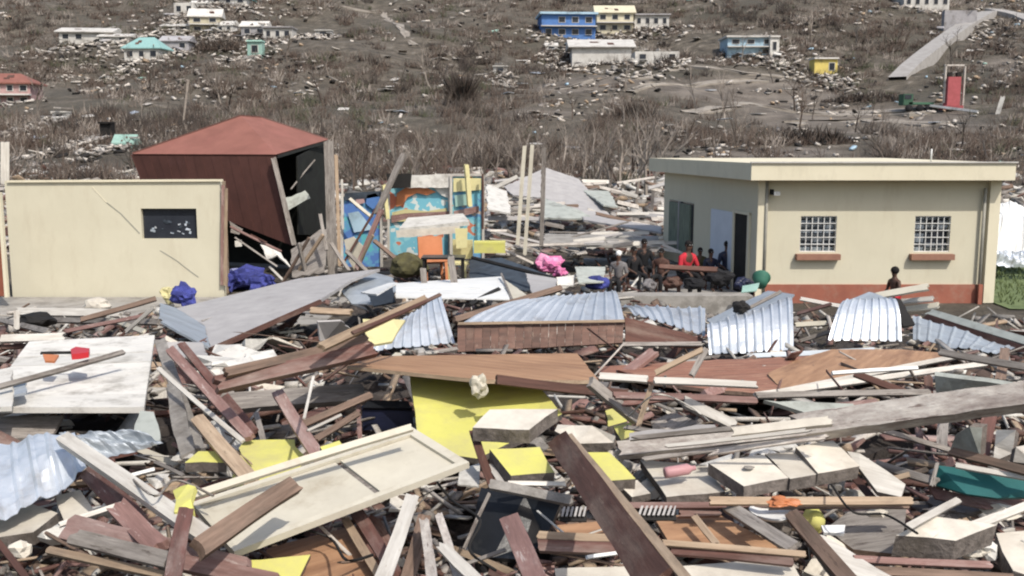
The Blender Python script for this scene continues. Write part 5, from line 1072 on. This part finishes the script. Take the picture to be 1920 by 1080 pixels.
# teal board
r = root('teal_board', S(1835, 910, .3), 'dark teal board with a white chipped frame at the right edge', 'board')
poly('panel', [(1757, 872, .42), (1850, 884, .42), (1960, 906, .40), (1960, 932, .32), (1870, 934, .30), (1812, 926, .30), (1750, 908, .3)], .03, 'teal_board', None, parent=r)
beam('frame', None, 'wood_white', (1790, 872, .46), (1960, 902, .45), 9, .6, .4, parent=r); beam('frame', None, 'wood_grey', (1758, 868, .45), (1746, 912, .33), 6, .6, .4, parent=r); poly('lower_strip', [(1740, 912, .26), (1810, 928, .26), (1960, 934, .26), (1960, 950, .2), (1850, 955, .2), (1755, 935, .2)], .04, 'wood_pink', None, parent=r)
# ================================================================ CONCRETE SLABS WITH SMOOTH PALE FACES
for l, m, q, th in (
    ('pale concrete slab in the centre, on top of the yellow pieces', 'concrete_pale', [(886, 802, .62), (918, 768, .68), (1046, 767, .68), (992, 806, .62)], .10),
    ('pale concrete slab right behind the big dark beam', 'concrete_pale', [(1040, 808, .5), (1046, 796, .5), (1110, 798, .52), (1154, 818, .5), (1150, 830, .46), (1085, 832, .45)], .10),
    ('concrete slab with a yellow face, left of the big dark beam', 'yellow_paint', [(918, 842, .5), (1012, 838, .5), (1040, 886, .42), (958, 892, .42)], .10),
    ('concrete slab with a yellow face, right of the big dark beam', 'yellow_paint', [(1100, 848, .42), (1142, 848, .42), (1192, 898, .35), (1135, 902, .35)], .08),
    ('left pale slab of the group, holding a pink bottle', 'concrete_pale', [(1200, 862, .34), (1325, 872, .36), (1360, 922, .32), (1250, 932, .30)], .06),
    ('second pale slab of the group, with a dark spot', 'concrete_pale', [(1328, 868, .46), (1432, 852, .48), (1480, 896, .44), (1395, 912, .42)], .08),
    ('third narrow pale slab of the group', 'concrete_pale', [(1434, 851, .48), (1492, 848, .48), (1540, 888, .44), (1482, 898, .44)], .08),
    ('fourth, rightmost pale slab of the group', 'concrete_pale', [(1492, 838, .52), (1562, 826, .54), (1612, 874, .46), (1534, 888, .45)], .09),
    ('pale leaning board right of the slab group', 'wood_white', [(1588, 846, .5), (1612, 850, .5), (1698, 908, .38), (1690, 932, .33), (1645, 922, .34)], .04),
    ('pale thick slab with a dark broken front at the lower right', 'concrete_pale', [(1680, 1004, .36), (1748, 968, .40), (1870, 984, .38), (1792, 1014, .34)], .14),
    ('pale slab at the lower right corner', 'concrete_pale', [(1868, 1000, .25), (1960, 990, .25), (1960, 1090, .15), (1900, 1070, .18), (1880, 1035, .2)], .1),
    ('small pale slab below the blue corrugated sheet at the left', 'concrete_pale', [(-20, 955, .2), (60, 945, .22), (108, 962, .22), (62, 998, .2), (-20, 1010, .18)], .08),
    ('pale slanted tile left of the long white beam', 'concrete_pale', [(104, 930, .25), (150, 918, .28), (178, 958, .24), (122, 982, .2)], .05),
    ('small white slab on the orange-yellow debris at the bottom right', 'wood_white', [(1502, 994, .3), (1545, 1004, .3), (1680, 1085, .22), (1575, 1090, .22)], .04),
    ('pale panel cut by the bottom edge, right of the big dark beam', 'concrete_pale', [(1268, 1062, .22), (1480, 1044, .24), (1510, 1100, .2), (1290, 1110, .18)], .05),
    ('pale panel cut by the bottom edge, left of the big dark beam', 'concrete_pale', [(1040, 1066, .22), (1178, 1062, .22), (1200, 1110, .18), (1045, 1110, .18)], .05),
    ('small pale broken tile between the two slab groups', 'concrete_pale', [(1160, 908, .3), (1195, 900, .3), (1220, 925, .28), (1185, 932, .26)], .05)):
    pl(l, m, q, th, 'concrete_edge', name='concrete_slab', cat='slab', ragged=.008)
lump('mortar_spot', S(1404, 876, .47), (.07, .05, .02), 'concrete_grey', rough=.3, sub=2, label='small dark mortar spot on the second pale slab', cat='mortar')
lathe('pink_bottle', [(.0, -.10), (.032, -.10), (.035, -.08), (.035, .05), (.015, .08), (.015, .1)], 'pink_plastic', Matrix.Translation(S(1275, 882, .42)) @ Matrix.Rotation(R(100), 4, 'Z') @ Matrix.Rotation(R(84), 4, 'X'), None, 14, 'pink plastic bottle lying on the left pale slab', 'bottle')
lump('rubble_stone', S(1150, 858, .35), (.14, .12, .1), 'concrete_pale', rough=.4, label='pale stone between the beam and the left slab', cat='stone')
for i, (px, py) in enumerate(((880, 830), (1010, 836), (1000, 822), (1205, 900), (1225, 915), (1180, 925), (1165, 880), (1570, 915), (1600, 930), (1430, 850), (1462, 838), (1835, 1010), (1850, 1030), (1815, 1035), (1880, 955), (1640, 965), (40, 1030), (120, 1000), (350, 860), (300, 900), (280, 935), (210, 955), (620, 845), (1255, 905))):
    lump('rubble_stone', S(px, py, .18), (random.uniform(.1, .22), random.uniform(.1, .2), random.uniform(.07, .13)), random.choice(['concrete_pale', 'concrete_grey', 'white_wall']), rough=.5, rz=random.uniform(0, 3), sub=2, label='fist-sized broken stone among the slabs', cat='stone', group='broken stones in the foreground')
# black frame and screen in the centre
pl('glossy black screen leaning in the dark hollow', 'black_gloss', [(902, 914, .32), (1052, 942, .30), (1022, 1012, .1), (985, 1050, .05), (880, 1045, .02)], .05, name='black_screen', cat='screen')
bm('dark grey frame bar left of the yellow-faced slab', 'wood_dark', (886, 806, .55), (924, 912, .32), 18, .6, .3)
bm('dark mottled edge bar above the glossy black screen', 'concrete_grey', (918, 908, .42), (1075, 940, .36), 22, .5, .4)
bm('white lath beside the yellow-faced slab', 'wood_white', (918, 872, .4), (945, 912, .35), 10, .4)
bm('white lath under the yellow-faced slab', 'wood_white', (952, 906, .42), (1062, 908, .4), 9, .4)
bm('short slim dark rod standing on the glossy black screen', 'wood_grey', (918, 925, .45), (870, 1030, .2), 6, .7)
pl('lilac-white paper wedge under the cream door', 'white_wall', [(862, 880, .3), (900, 868, .32), (898, 912, .28), (858, 908, .28)], .01, name='paper', cat='paper')
# the big dark beam and its neighbours
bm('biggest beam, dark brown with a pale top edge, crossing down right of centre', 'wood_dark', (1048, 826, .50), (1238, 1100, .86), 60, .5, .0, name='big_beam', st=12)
bm('pale strip painted as the sunlit upper edge of the biggest dark beam', 'wood_tan', (1068, 818, .56), (1296, 1100, .93), 17, .8, .5, name='sunlit_edge_strip', st=9)  # separate pale strip; the beam's sunlit top face is put into its colour
bm('mauve upright beam at the bottom centre', 'wood_pink', (956, 974, .45), (1010, 1100, .5), 44, .5, .1)
bm('white beam standing left of the dark hollow at the bottom', 'wood_white', (772, 932, .5), (712, 1100, .5), 32, .5, .2)
bm('brown beam right beside the white standing beam', 'wood_brown', (796, 968, .3), (760, 1100, .25), 30, .5, .2)
bm('maroon plank under the lower corner of the cream door', 'wood_maroon', (668, 960, .3), (742, 1080, .25), 28, .6, .3)
bm('tan plank next to the maroon plank under the cream door', 'wood_tan', (648, 975, .28), (720, 1095, .2), 18, .6, .3)
for a, b, w_, m, l in (((795, 975, .4), (812, 1100, .4), 22, 'rotten_beam', 'rotten ragged plank at the edge of the dark hollow'), ((822, 965, .38), (862, 1100, .35), 18, 'rotten_beam', 'second rotten ragged plank in the dark hollow'), ((825, 1020, .45), (905, 1100, .4), 26, 'wood_white', 'curved white board at the bottom centre'), ((860, 1062, .2), (950, 1030, .3), 7, 'wood_grey', 'thin grey lath beside the mauve upright beam')):
    bm(l, m, a, b, w_, broken=.9, st=9)
for l, m, q in (('brown plywood panel at the bottom under the cream door', 'plywood', [(500, 1030, .18), (660, 985, .2), (735, 1100, .15), (480, 1110, .12)]), ('yellow triangular board at the bottom left of centre', 'yellow_paint', [(425, 1052, .26), (582, 1040, .26), (560, 1085, .2), (500, 1090, .2)]),
    ('brown plywood panel right of the biggest beam', 'plywood', [(1225, 968, .22), (1340, 960, .22), (1475, 1035, .18), (1260, 1028, .18)]), ('brown panel at the lower right, behind the broken slab', 'wood_grey', [(1590, 960, .2), (1700, 950, .2), (1690, 1040, .12), (1600, 1030, .12), (1550, 990, .15)]), ('brown board behind the mauve upright beam', 'plywood', [(1035, 985, .2), (1120, 978, .2), (1150, 1002, .18), (1050, 1004, .18)])):
    pl(l, m, q, .03, 'wood_brown', ragged=.01)
for a, b, w_, m, l in (((1008, 1004, .32), (1185, 1012, .34), 15, 'wood_tan', 'pale topped lath left of the biggest beam'), ((1008, 1024, .3), (1170, 1030, .3), 26, 'wood_maroon', 'maroon board below the pale topped lath'), ((1240, 1018, .34), (1512, 1040, .34), 11, 'wood_tan', 'long pale lath right of the biggest beam'), ((1255, 1032, .3), (1490, 1054, .3), 20, 'wood_maroon', 'maroon board below the long pale lath'),
    ((1160, 948, .32), (1500, 944, .34), 11, 'wood_pink', 'horizontal mauve lath below the slab group'), ((1330, 940, .4), (1712, 940, .4), 15, 'wood_tan', 'long horizontal tan lath below the slab group'), ((1440, 952, .34), (1705, 950, .34), 8, 'wood_brown', 'brown lath under the long horizontal tan lath'), ((1270, 962, .28), (1352, 960, .28), 20, 'wood_maroon', 'short maroon block between the lath and the plywood'),
    ((1365, 950, .35), (1492, 1030, .32), 28, 'wood_grey', 'grey-brown plank slanting over the right plywood'), ((1302, 968, .3), (1345, 1022, .25), 12, 'wood_tan', 'short tan lath on the right plywood'), ((1482, 962, .35), (1602, 1100, .3), 30, 'wood_brown', 'brown beam left of the small white slab'), ((1700, 990, .42), (1798, 938, .42), 12, 'wood_white', 'white stick left of the thick broken slab'), ((1815, 990, .36), (1960, 935, .36), 14, 'wood_white', 'white lath running off the right edge'),
    ((1600, 1048, .25), (1860, 1060, .25), 12, 'wood_pink', 'mauve lath below the thick broken slab'), ((1620, 1070, .2), (1900, 1085, .2), 18, 'wood_brown', 'brown board at the bottom right'), ((1640, 870, .35), (1760, 905, .35), 14, 'wood_grey', 'grey splintered lath left of the teal board'), ((1650, 905, .35), (1740, 880, .35), 9, 'wood_tan', 'tan splintered lath left of the teal board'), ((1590, 880, .3), (1650, 950, .25), 12, 'wood_dark', 'dark lath under the leaning pale board')):
    bm(l, m, a, b, w_, name='plank', cat='plank')
for px, py, n, wpx in ((1052, 958, 6, 48), (1196, 956, 8, 72)):
    a = S(px, py + 10, .36); b = S(px + wpx, py + 10, .36); c = S(px + wpx, py - 8, .4); d = S(px, py - 8, .4)
    r = root('metal_lath', (a + b) / 2, 'strip of slatted grey metal lath ' + ('left' if n == 6 else 'right') + ' of the biggest beam', 'lath')
    for i in range(n):
        u0, u1 = i / n, (i + .5) / n; poly('slat', [a.lerp(b, u0), a.lerp(b, u1), d.lerp(c, min(1, u1 + .09)), d.lerp(c, min(1, u0 + .09))], .01, 'sheet_grey', None, parent=r)
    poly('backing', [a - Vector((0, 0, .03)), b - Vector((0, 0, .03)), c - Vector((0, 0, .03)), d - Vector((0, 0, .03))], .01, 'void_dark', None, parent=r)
lump('rag', S(1468, 940, .48), (.17, .09, .05), 'orange_plastic', rough=.4, label='orange rag caught on the long horizontal tan lath', cat='rag')
lathe('yellow_helmet', [(.01, .06), (.035, .052), (.055, .03), (.06, 0), (.08, -.005), (.08, -.01), (.055, -.01)][::-1], 'yellow_paint', Matrix.Translation(S(1527, 976, .25)) @ Matrix.Rotation(R(65), 4, 'X') @ Matrix.Rotation(R(25), 4, 'Y'), None, 20, 'round yellow toy helmet below the orange rag', 'helmet')
lathe('white_dish', [(.0, 0), (.1, .0), (.14, .035), (.135, .035), (.09, .01)], 'white_plastic', Matrix.Translation(S(1450, 968, .3)), None, 20, 'white dish left of the yellow toy helmet', 'dish')
lump('dark_pot', S(1450, 985, .18), (.24, .2, .16), 'concrete_edge', rough=.15, label='grey pot under the white dish', cat='pot')
pl('pale blue-white plastic strip right of the yellow toy helmet', 'white_plastic', [(1540, 985, .3), (1585, 984, .3), (1583, 1000, .28), (1545, 998, .28)], .02, name='plastic_strip', cat='plastic')
# ================================================================ CREAM DOOR
q = [S(352, 938, .42), S(770, 804, .62), S(880, 872, .55), S(440, 1040, .32)]
c = sum(q, Vector()) / 4; r = root('cream_door', c, 'cream panelled door fallen flat over the yellow boards', 'door')
fm_ = frame_of(q).to_3x3() @ Vector((0, 0, 1)); fm_ = -fm_ if fm_.z < 0 else fm_
def dq(u0, u1, v0, v1, o=0): return [bil(q, u0, v0) + fm_ * o, bil(q, u1, v0) + fm_ * o, bil(q, u1, v1) + fm_ * o, bil(q, u0, v1) + fm_ * o]
poly('door_panel', dq(0, .595, .17, .97), .03, 'wood_cream', None, parent=r); poly('door_panel', dq(.62, 1, .17, .97), .03, 'wood_cream', None, parent=r)
poly('stile', dq(0, 1.0, .93, 1.0, .02), .04, 'wood_cream', None, parent=r); poly('stile', dq(0, .98, .10, .16, .02), .035, 'wood_cream', None, parent=r); poly('rail', dq(.955, 1, .0, .95, .02), .03, 'wood_cream', None, parent=r); poly('rail', dq(.596, .619, .2, .9, -.015), .02, 'wood_grey', None, parent=r); poly('rail', dq(0, .02, .12, .95, .015), .03, 'wood_cream', None, parent=r)
bm('separate cream batten along the upper edge of the cream door', 'wood_cream', (360, 930, .52), (772, 802, .74), 13, .7, .4, name='batten', cat='batten')
bm('thick brown beam lying across the lower left of the cream door', 'wood_brown', (556, 906, .66), (366, 1034, .60), 40, .6, .25)
# yellow fragments
for l, q_ in (('yellow board between the tan plank and the steep mauve beam', [(458, 826, .24), (552, 824, .26), (572, 868, .22), (520, 900, .2), (425, 915, .2)]), ('small yellow-topped concrete block left of the tan plank', [(346, 868, .3), (372, 846, .32), (420, 846, .32), (424, 868, .3)]), ('yellow scrap near the right end of the biggest beam top', [(1150, 800, .3), (1182, 792, .32), (1195, 812, .3), (1165, 826, .26)]), ('yellow scrap under the lower white batten of the steep hollow', [(1135, 770, .3), (1160, 762, .32), (1176, 790, .26), (1140, 800, .24)]), ('small yellow scrap between the batten and the cream door', [(600, 838, .45), (636, 826, .45), (650, 846, .42), (612, 856, .42)])):
    pl(l, 'yellow_paint', q_, .07, 'concrete_edge', name='yellow_board', cat='board', ragged=.02)
# ================================================================ LOWER LEFT
corr('roofing_sheet', 'crumpled bluish corrugated sheet at the left edge', [(-60, 835, .45), (140, 812, .55), (165, 886, .42), (-60, 1010, .25)][::-1], 6, .018, 'galvanised', crumple=.035, curve=.05)
corr('roofing_sheet', 'bent second piece of bluish sheet behind the crumpled one', [(110, 812, .5), (262, 806, .5), (306, 832, .4), (178, 866, .35)], 4, .018, 'galvanised_dull', crumple=.04)
pl('pale greenish torn board above the bent bluish sheet', 'sheet_green_grey', [(262, 770, .42), (288, 772, .42), (300, 825, .36), (190, 852, .32), (250, 812, .36)], .03)
pl('dim brown board in the hollow under the white wall panel', 'wood_grey', [(-30, 782, .15), (120, 778, .15), (95, 818, .05), (-30, 826, .05)], .03)
pl('purplish grey leaning board beside the dark hollow', 'concrete_grey', [(312, 720, .45), (338, 724, .45), (366, 842, .25), (338, 855, .22), (322, 800, .3)], .04)
bm('long white beam running down from the crumpled sheet', 'wood_white', (118, 822, .62), (392, 1012, .55), 30, .7, .5)
bm('maroon board behind the long white beam', 'wood_maroon', (165, 882, .42), (262, 985, .36), 42, .4, .2)
bm('broad reddish plank at the lower left', 'wood_pink', (128, 990, .42), (470, 1078, .40), 56, .35, .25)
bm('grey splintered board lying on the broad reddish plank', 'wood_grey', (135, 1006, .50), (318, 1052, .48), 34, .3, .4)
bm('thick maroon post sticking out at the lower left', 'wood_maroon', (348, 960, .62), (322, 1096, .62), 32, .8, .2)
bm('maroon beam running right from the thick maroon post', 'wood_pink', (220, 950, .48), (300, 1030, .46), 40, .5, .3)
bm('maroon timber below the yellow triangular board', 'wood_pink', (340, 1056, .4), (520, 1092, .4), 34, .5, .4)
bm('tan lath crossing the lower left corner', 'wood_tan', (90, 1032, .42), (335, 1085, .40), 13, .7, .4)
bm('dark lath in the lower left corner', 'wood_dark', (-10, 1010, .36), (60, 1100, .34), 10, .7, .4)
bm('white stick poking out right of the long white beam', 'wood_white', (352, 978, .42), (396, 1002, .4), 18, .6, .4)
bm('white lath joining the slabs at the lower left', 'wood_white', (110, 985, .42), (240, 942, .46), 9, .6, .4)
poly('yellow_vest', [(338, 912, .62), (352, 908, .66), (366, 912, .66), (358, 936, .64), (362, 960, .6), (326, 960, .6), (330, 938, .62), (324, 920, .62)], .03, 'yellow_paint', None, 'bright yellow torn cloth on top of the thick maroon post', 'cloth', ragged=.012)
bm('slim grey lath right of the yellow torn cloth', 'wood_grey', (290, 866, .32), (345, 892, .32), 6, .6)
# ================================================================ LOOSE TIMBER FILLING THE HEAP
FM = [('wood_maroon', 'maroon'), ('wood_pink', 'mauve'), ('wood_brown', 'brown'), ('wood_grey', 'grey'), ('wood_white', 'white'), ('wood_tan', 'tan'), ('wood_dark', 'dark brown'), ('concrete_pale', 'pale'), ('wood_cream', 'cream')]
ZN = [(-80, 430, 'at the far left of the heap'), (430, 860, 'left of the heap centre'), (860, 1290, 'in the centre of the heap'), (1290, 2000, 'at the right of the heap')]
def invoid(px, py):
    for vx, vy, va, vb in VOIDS:
        if ((px - vx) / va) ** 2 + ((py - vy) / vb) ** 2 < 1: return True
    return False
PM = {}
def filler(n, y0, y1, sz, kindw):
    made = 0
    while made < n:
        px, py = random.uniform(-140, 2060), random.uniform(y0, y1)
        if py < 660 and px > 1480: py = random.uniform(600, 690)
        if invoid(px, py) and random.random() < .95: continue
        p = S(px, py, -.02)
        if p.y > 33 or pile(p.x, p.y) < .12: continue
        m, cn = FM[random.choices(range(9), [3, 3.4, 3.2, 3.8, 3, 2.2, 2, 3, 1])[0]]; sc_ = (p.y / 9) ** .4
        plank = random.random() < kindw
        if m == 'concrete_pale': plank = False
        L = random.uniform(.3, 1.25) * sz * sc_ if plank else random.uniform(.2, .55) * sz * sc_; wd = random.uniform(.035, .12) * sc_ * (sz ** .5) if plank else L * random.uniform(.5, 1)
        key = (m, plank, int(random.random() * 6))
        if key not in PM:
            PM[key] = beammesh('p', 1, .09, .035, m, .7, 4, random.uniform(-.02, .02)) if plank else boxmesh('p', 1, .7, .08, m, jit=.09)
        yaw = random.uniform(0, 3.14); tilt = random.gauss(0, .22 if plank else .3)
        sy = wd / .09 if plank else L; szz = (random.uniform(.7, 1.5) if plank else L)
        M = Matrix.Translation(p + Vector((0, 0, random.uniform(-.17, .02)))) @ Matrix.Rotation(yaw, 4, 'Z') @ Matrix.Rotation(tilt, 4, 'Y') @ Matrix.Rotation(random.gauss(0, .35), 4, 'X') @ Matrix.Diagonal((L, sy, szz, 1))
        z = [z_[2] for z_ in ZN if z_[0] <= px < z_[1]] or [ZN[-1][2]]
        nm = 'broken_plank' if plank else 'broken_board'
        tag(link(nm, PM[key], M), 'small loose %s %s among the debris %s' % (cn, 'splintered plank' if plank else 'broken board', z[0]), 'plank' if plank else 'board', cn + ' pieces ' + z[0]); made += 1
filler(170, 780, 1130, 1.1, .6); filler(95, 640, 780, 1.1, .6); filler(35, 590, 660, 1.0, .7)
# countless splinters and chips
lo = []; di = []; ro = []; mi = []
CM = ['wood_maroon', 'wood_pink', 'wood_brown', 'wood_grey', 'wood_white', 'wood_tan', 'wood_dark', 'chip_pale', 'concrete_grey', 'white_wall']
n = 0
while n < 5200:
    px, py = random.uniform(-200, 2120), random.uniform(425, 1150) if random.random() < .8 else random.uniform(425, 660)
    p = S(px, py, -.1)
    if p.y > 34 or pile(p.x, p.y) < .1: continue
    if invoid(px, py) and random.random() < .93: continue
    n += 1; sc_ = (p.y / 9) ** .55; long_ = random.random() < .6; L = random.uniform(.08, .5) * sc_ if long_ else random.uniform(.03, .14) * sc_
    lo.append((p.x, p.y, p.z + random.uniform(-.08, .12))); di.append((L, random.uniform(.012, .05) * sc_ if long_ else L * random.uniform(.4, 1), random.uniform(.008, .03) * sc_ if long_ else L * random.uniform(.15, .6)))
    ro.append((random.gauss(0, .5), random.gauss(0, .35), random.uniform(0, 3.14))); mi.append(random.choices(range(10), [2, 2.6, 2.6, 3.4, 2.6, 2, 1.6, 3, 2, 1.5])[0])
tag(cloud('splinters', lo, di, ro, mi, CM), 'countless splinters and chips of wood and plaster over the whole heap', 'debris', kind='stuff')
lo = []; di = []; ro = []; mi = []; n = 0
while n < 1300:
    px, py = random.uniform(-200, 2120), random.uniform(585, 1150)
    p = S(px, py, -.12)
    if p.y > 31 or pile(p.x, p.y) < .15 or (invoid(px, py) and random.random() < .97): continue
    n += 1; sc_ = (p.y / 9) ** .5; L = random.uniform(.2, 1.0) * sc_
    lo.append((p.x, p.y, p.z + random.uniform(-.16, .1))); di.append((L, random.uniform(.03, .13) * sc_, random.uniform(.012, .04) * sc_)); ro.append((random.gauss(0, .4), random.gauss(0, .28), random.uniform(0, 3.14))); mi.append(random.choices(range(10), [2.6, 2.6, 2.8, 3.2, 2.0, 2, 2.4, 1.5, 1, 1])[0])
tag(cloud('buried_planks', lo, di, ro, mi, CM, nz=.05), 'countless half-buried planks jammed in the lower layer of the heap', 'debris', kind='stuff')
lo = []; di = []; ro = []; mi = []; n = 0
while n < 260:
    px, py = random.uniform(-200, 2120), random.uniform(590, 1150)
    p = S(px, py, 0)
    if p.y > 30 or pile(p.x, p.y) < .15 or (invoid(px, py) and random.random() < .8): continue
    n += 1; sc_ = (p.y / 9) ** .6
    lo.append((p.x, p.y, p.z + random.uniform(-.04, .22))); di.append((random.uniform(.25, 1.0) * sc_, random.uniform(.008, .026) * sc_, random.uniform(.006, .02) * sc_)); ro.append((random.gauss(0, .6), random.gauss(0, .3), random.uniform(0, 3.14))); mi.append(random.choices(range(10), [2, 2.6, 2.6, 3.4, 3.6, 3, 1, 2, 0, 1.5])[0])
tag(cloud('laths', lo, di, ro, mi, CM), 'tangle of countless thin laths and sticks over the heap', 'debris', kind='stuff')
# debris strewn on open ground between heap, shed and thicket
lo = []; di = []; ro = []; mi = []
for i in range(5200):
    px, py = random.uniform(-150, 2060), random.uniform(318, 480)
    p = S(px, py, 0)
    if 4.0 < p.x < 11 and p.y < 31: continue
    if p.x > 10.5 and p.y < 34: continue
    s_ = p.y / 30; L = random.uniform(.08, .7) * s_
    lo.append((p.x, p.y, p.z + .05)); di.append((L, L * random.uniform(.1, .7), random.uniform(.02, .14) * s_)); ro.append((random.gauss(0, .3), random.gauss(0, .25), random.uniform(0, 3.14))); mi.append(random.choices(range(10), [1, 1.5, 2, 4, 3, 1.5, 1.5, 4, 3, 2])[0])
tag(cloud('scattered_debris', lo, di, ro, mi, CM), 'small debris strewn on the open ground beyond the heap', 'debris', kind='stuff')

# loose cables
def cable(label, pts, r_=.008, m='void_dark'):
    P_ = [S(*p) for p in pts]; out = []
    for i in range(len(P_) - 1):
        p0 = P_[max(i - 1, 0)]; p1 = P_[i]; p2 = P_[i + 1]; p3 = P_[min(i + 2, len(P_) - 1)]
        for k in range(6):
            t = k / 6; out.append(.5 * ((2 * p1) + (p2 - p0) * t + (2 * p0 - 5 * p1 + 4 * p2 - p3) * t * t + (3 * p1 - p0 - 3 * p2 + p3) * t ** 3))
    out.append(P_[-1]); vs = []; fs = []
    for i, p in enumerate(out):
        d = (out[min(i + 1, len(out) - 1)] - out[max(i - 1, 0)]).normalized(); x = d.orthogonal().normalized(); y = d.cross(x)
        for k in range(5): vs.append(p + (x * math.cos(k * 1.2566) + y * math.sin(k * 1.2566)) * r_)
        if i: fs += [((i - 1) * 5 + k, (i - 1) * 5 + (k + 1) % 5, i * 5 + (k + 1) % 5, i * 5 + k) for k in range(5)]
    tag(link('cable', mesh('cable', vs, fs, m, smooth=True)), label, 'cable')
cable('thin dark cable trailing over the cream door corner', [(820, 905, .4), (850, 940, .45), (900, 975, .5), (880, 1030, .45), (930, 1070, .4)])
cable('dark cable looping left of the white standing beam', [(560, 990, .35), (620, 1010, .3), (650, 1050, .35), (700, 1040, .4)])
cable('black cable over the slabs at the right', [(1560, 910, .5), (1600, 960, .45), (1660, 965, .4), (1720, 1000, .5)], .007)
cable('grey cable across the maroon planks at the left', [(240, 890, .6), (290, 930, .65), (330, 900, .6), (400, 930, .55)], .007, 'wood_grey')
cable('pale wire rising above the mauve lath', [(1180, 780, .5), (1230, 740, .8), (1290, 760, .6), (1330, 790, .5)], .006, 'wood_white')

for px, py, s_, m, l in ((236, 1010, (.3, .2, .1), 'grey_cloth', 'grey rag on the broad reddish plank'), (655, 905, (.25, .18, .08), 'grey_cloth', 'small grey rag at the cream door lower edge') , (1130, 735, (.3, .2, .14), 'grey_cloth', 'grey cloth heap in the hollow right of the yellow wall'), (1645, 965, (.26, .2, .1), 'wood_pink', 'dusty pink rag behind the thick broken slab'), (560, 690, (.3, .2, .12), 'white_wall', 'dirty white cloth beside the heavy maroon beam'), (1775, 955, (.3, .2, .1), 'grey_cloth', 'grey cloth left of the white lath at the right edge')):
    lump('rag', S(px, py, .12), s_, m, rough=.6, label=l, cat='rag')
for a, b, l in (((1560, 700, .9), (1720, 690, .9), 'white plastic pipe behind the white battens'), ((200, 905, .35), (290, 880, .4), 'white plastic pipe beside the long white beam'), ((1100, 1045, .45), (1175, 1035, .4), 'white plastic pipe left of the biggest beam foot')):
    beam('plastic_pipe', l, 'white_plastic', a, b, 6, .95, .3, 'pipe', broken=0)
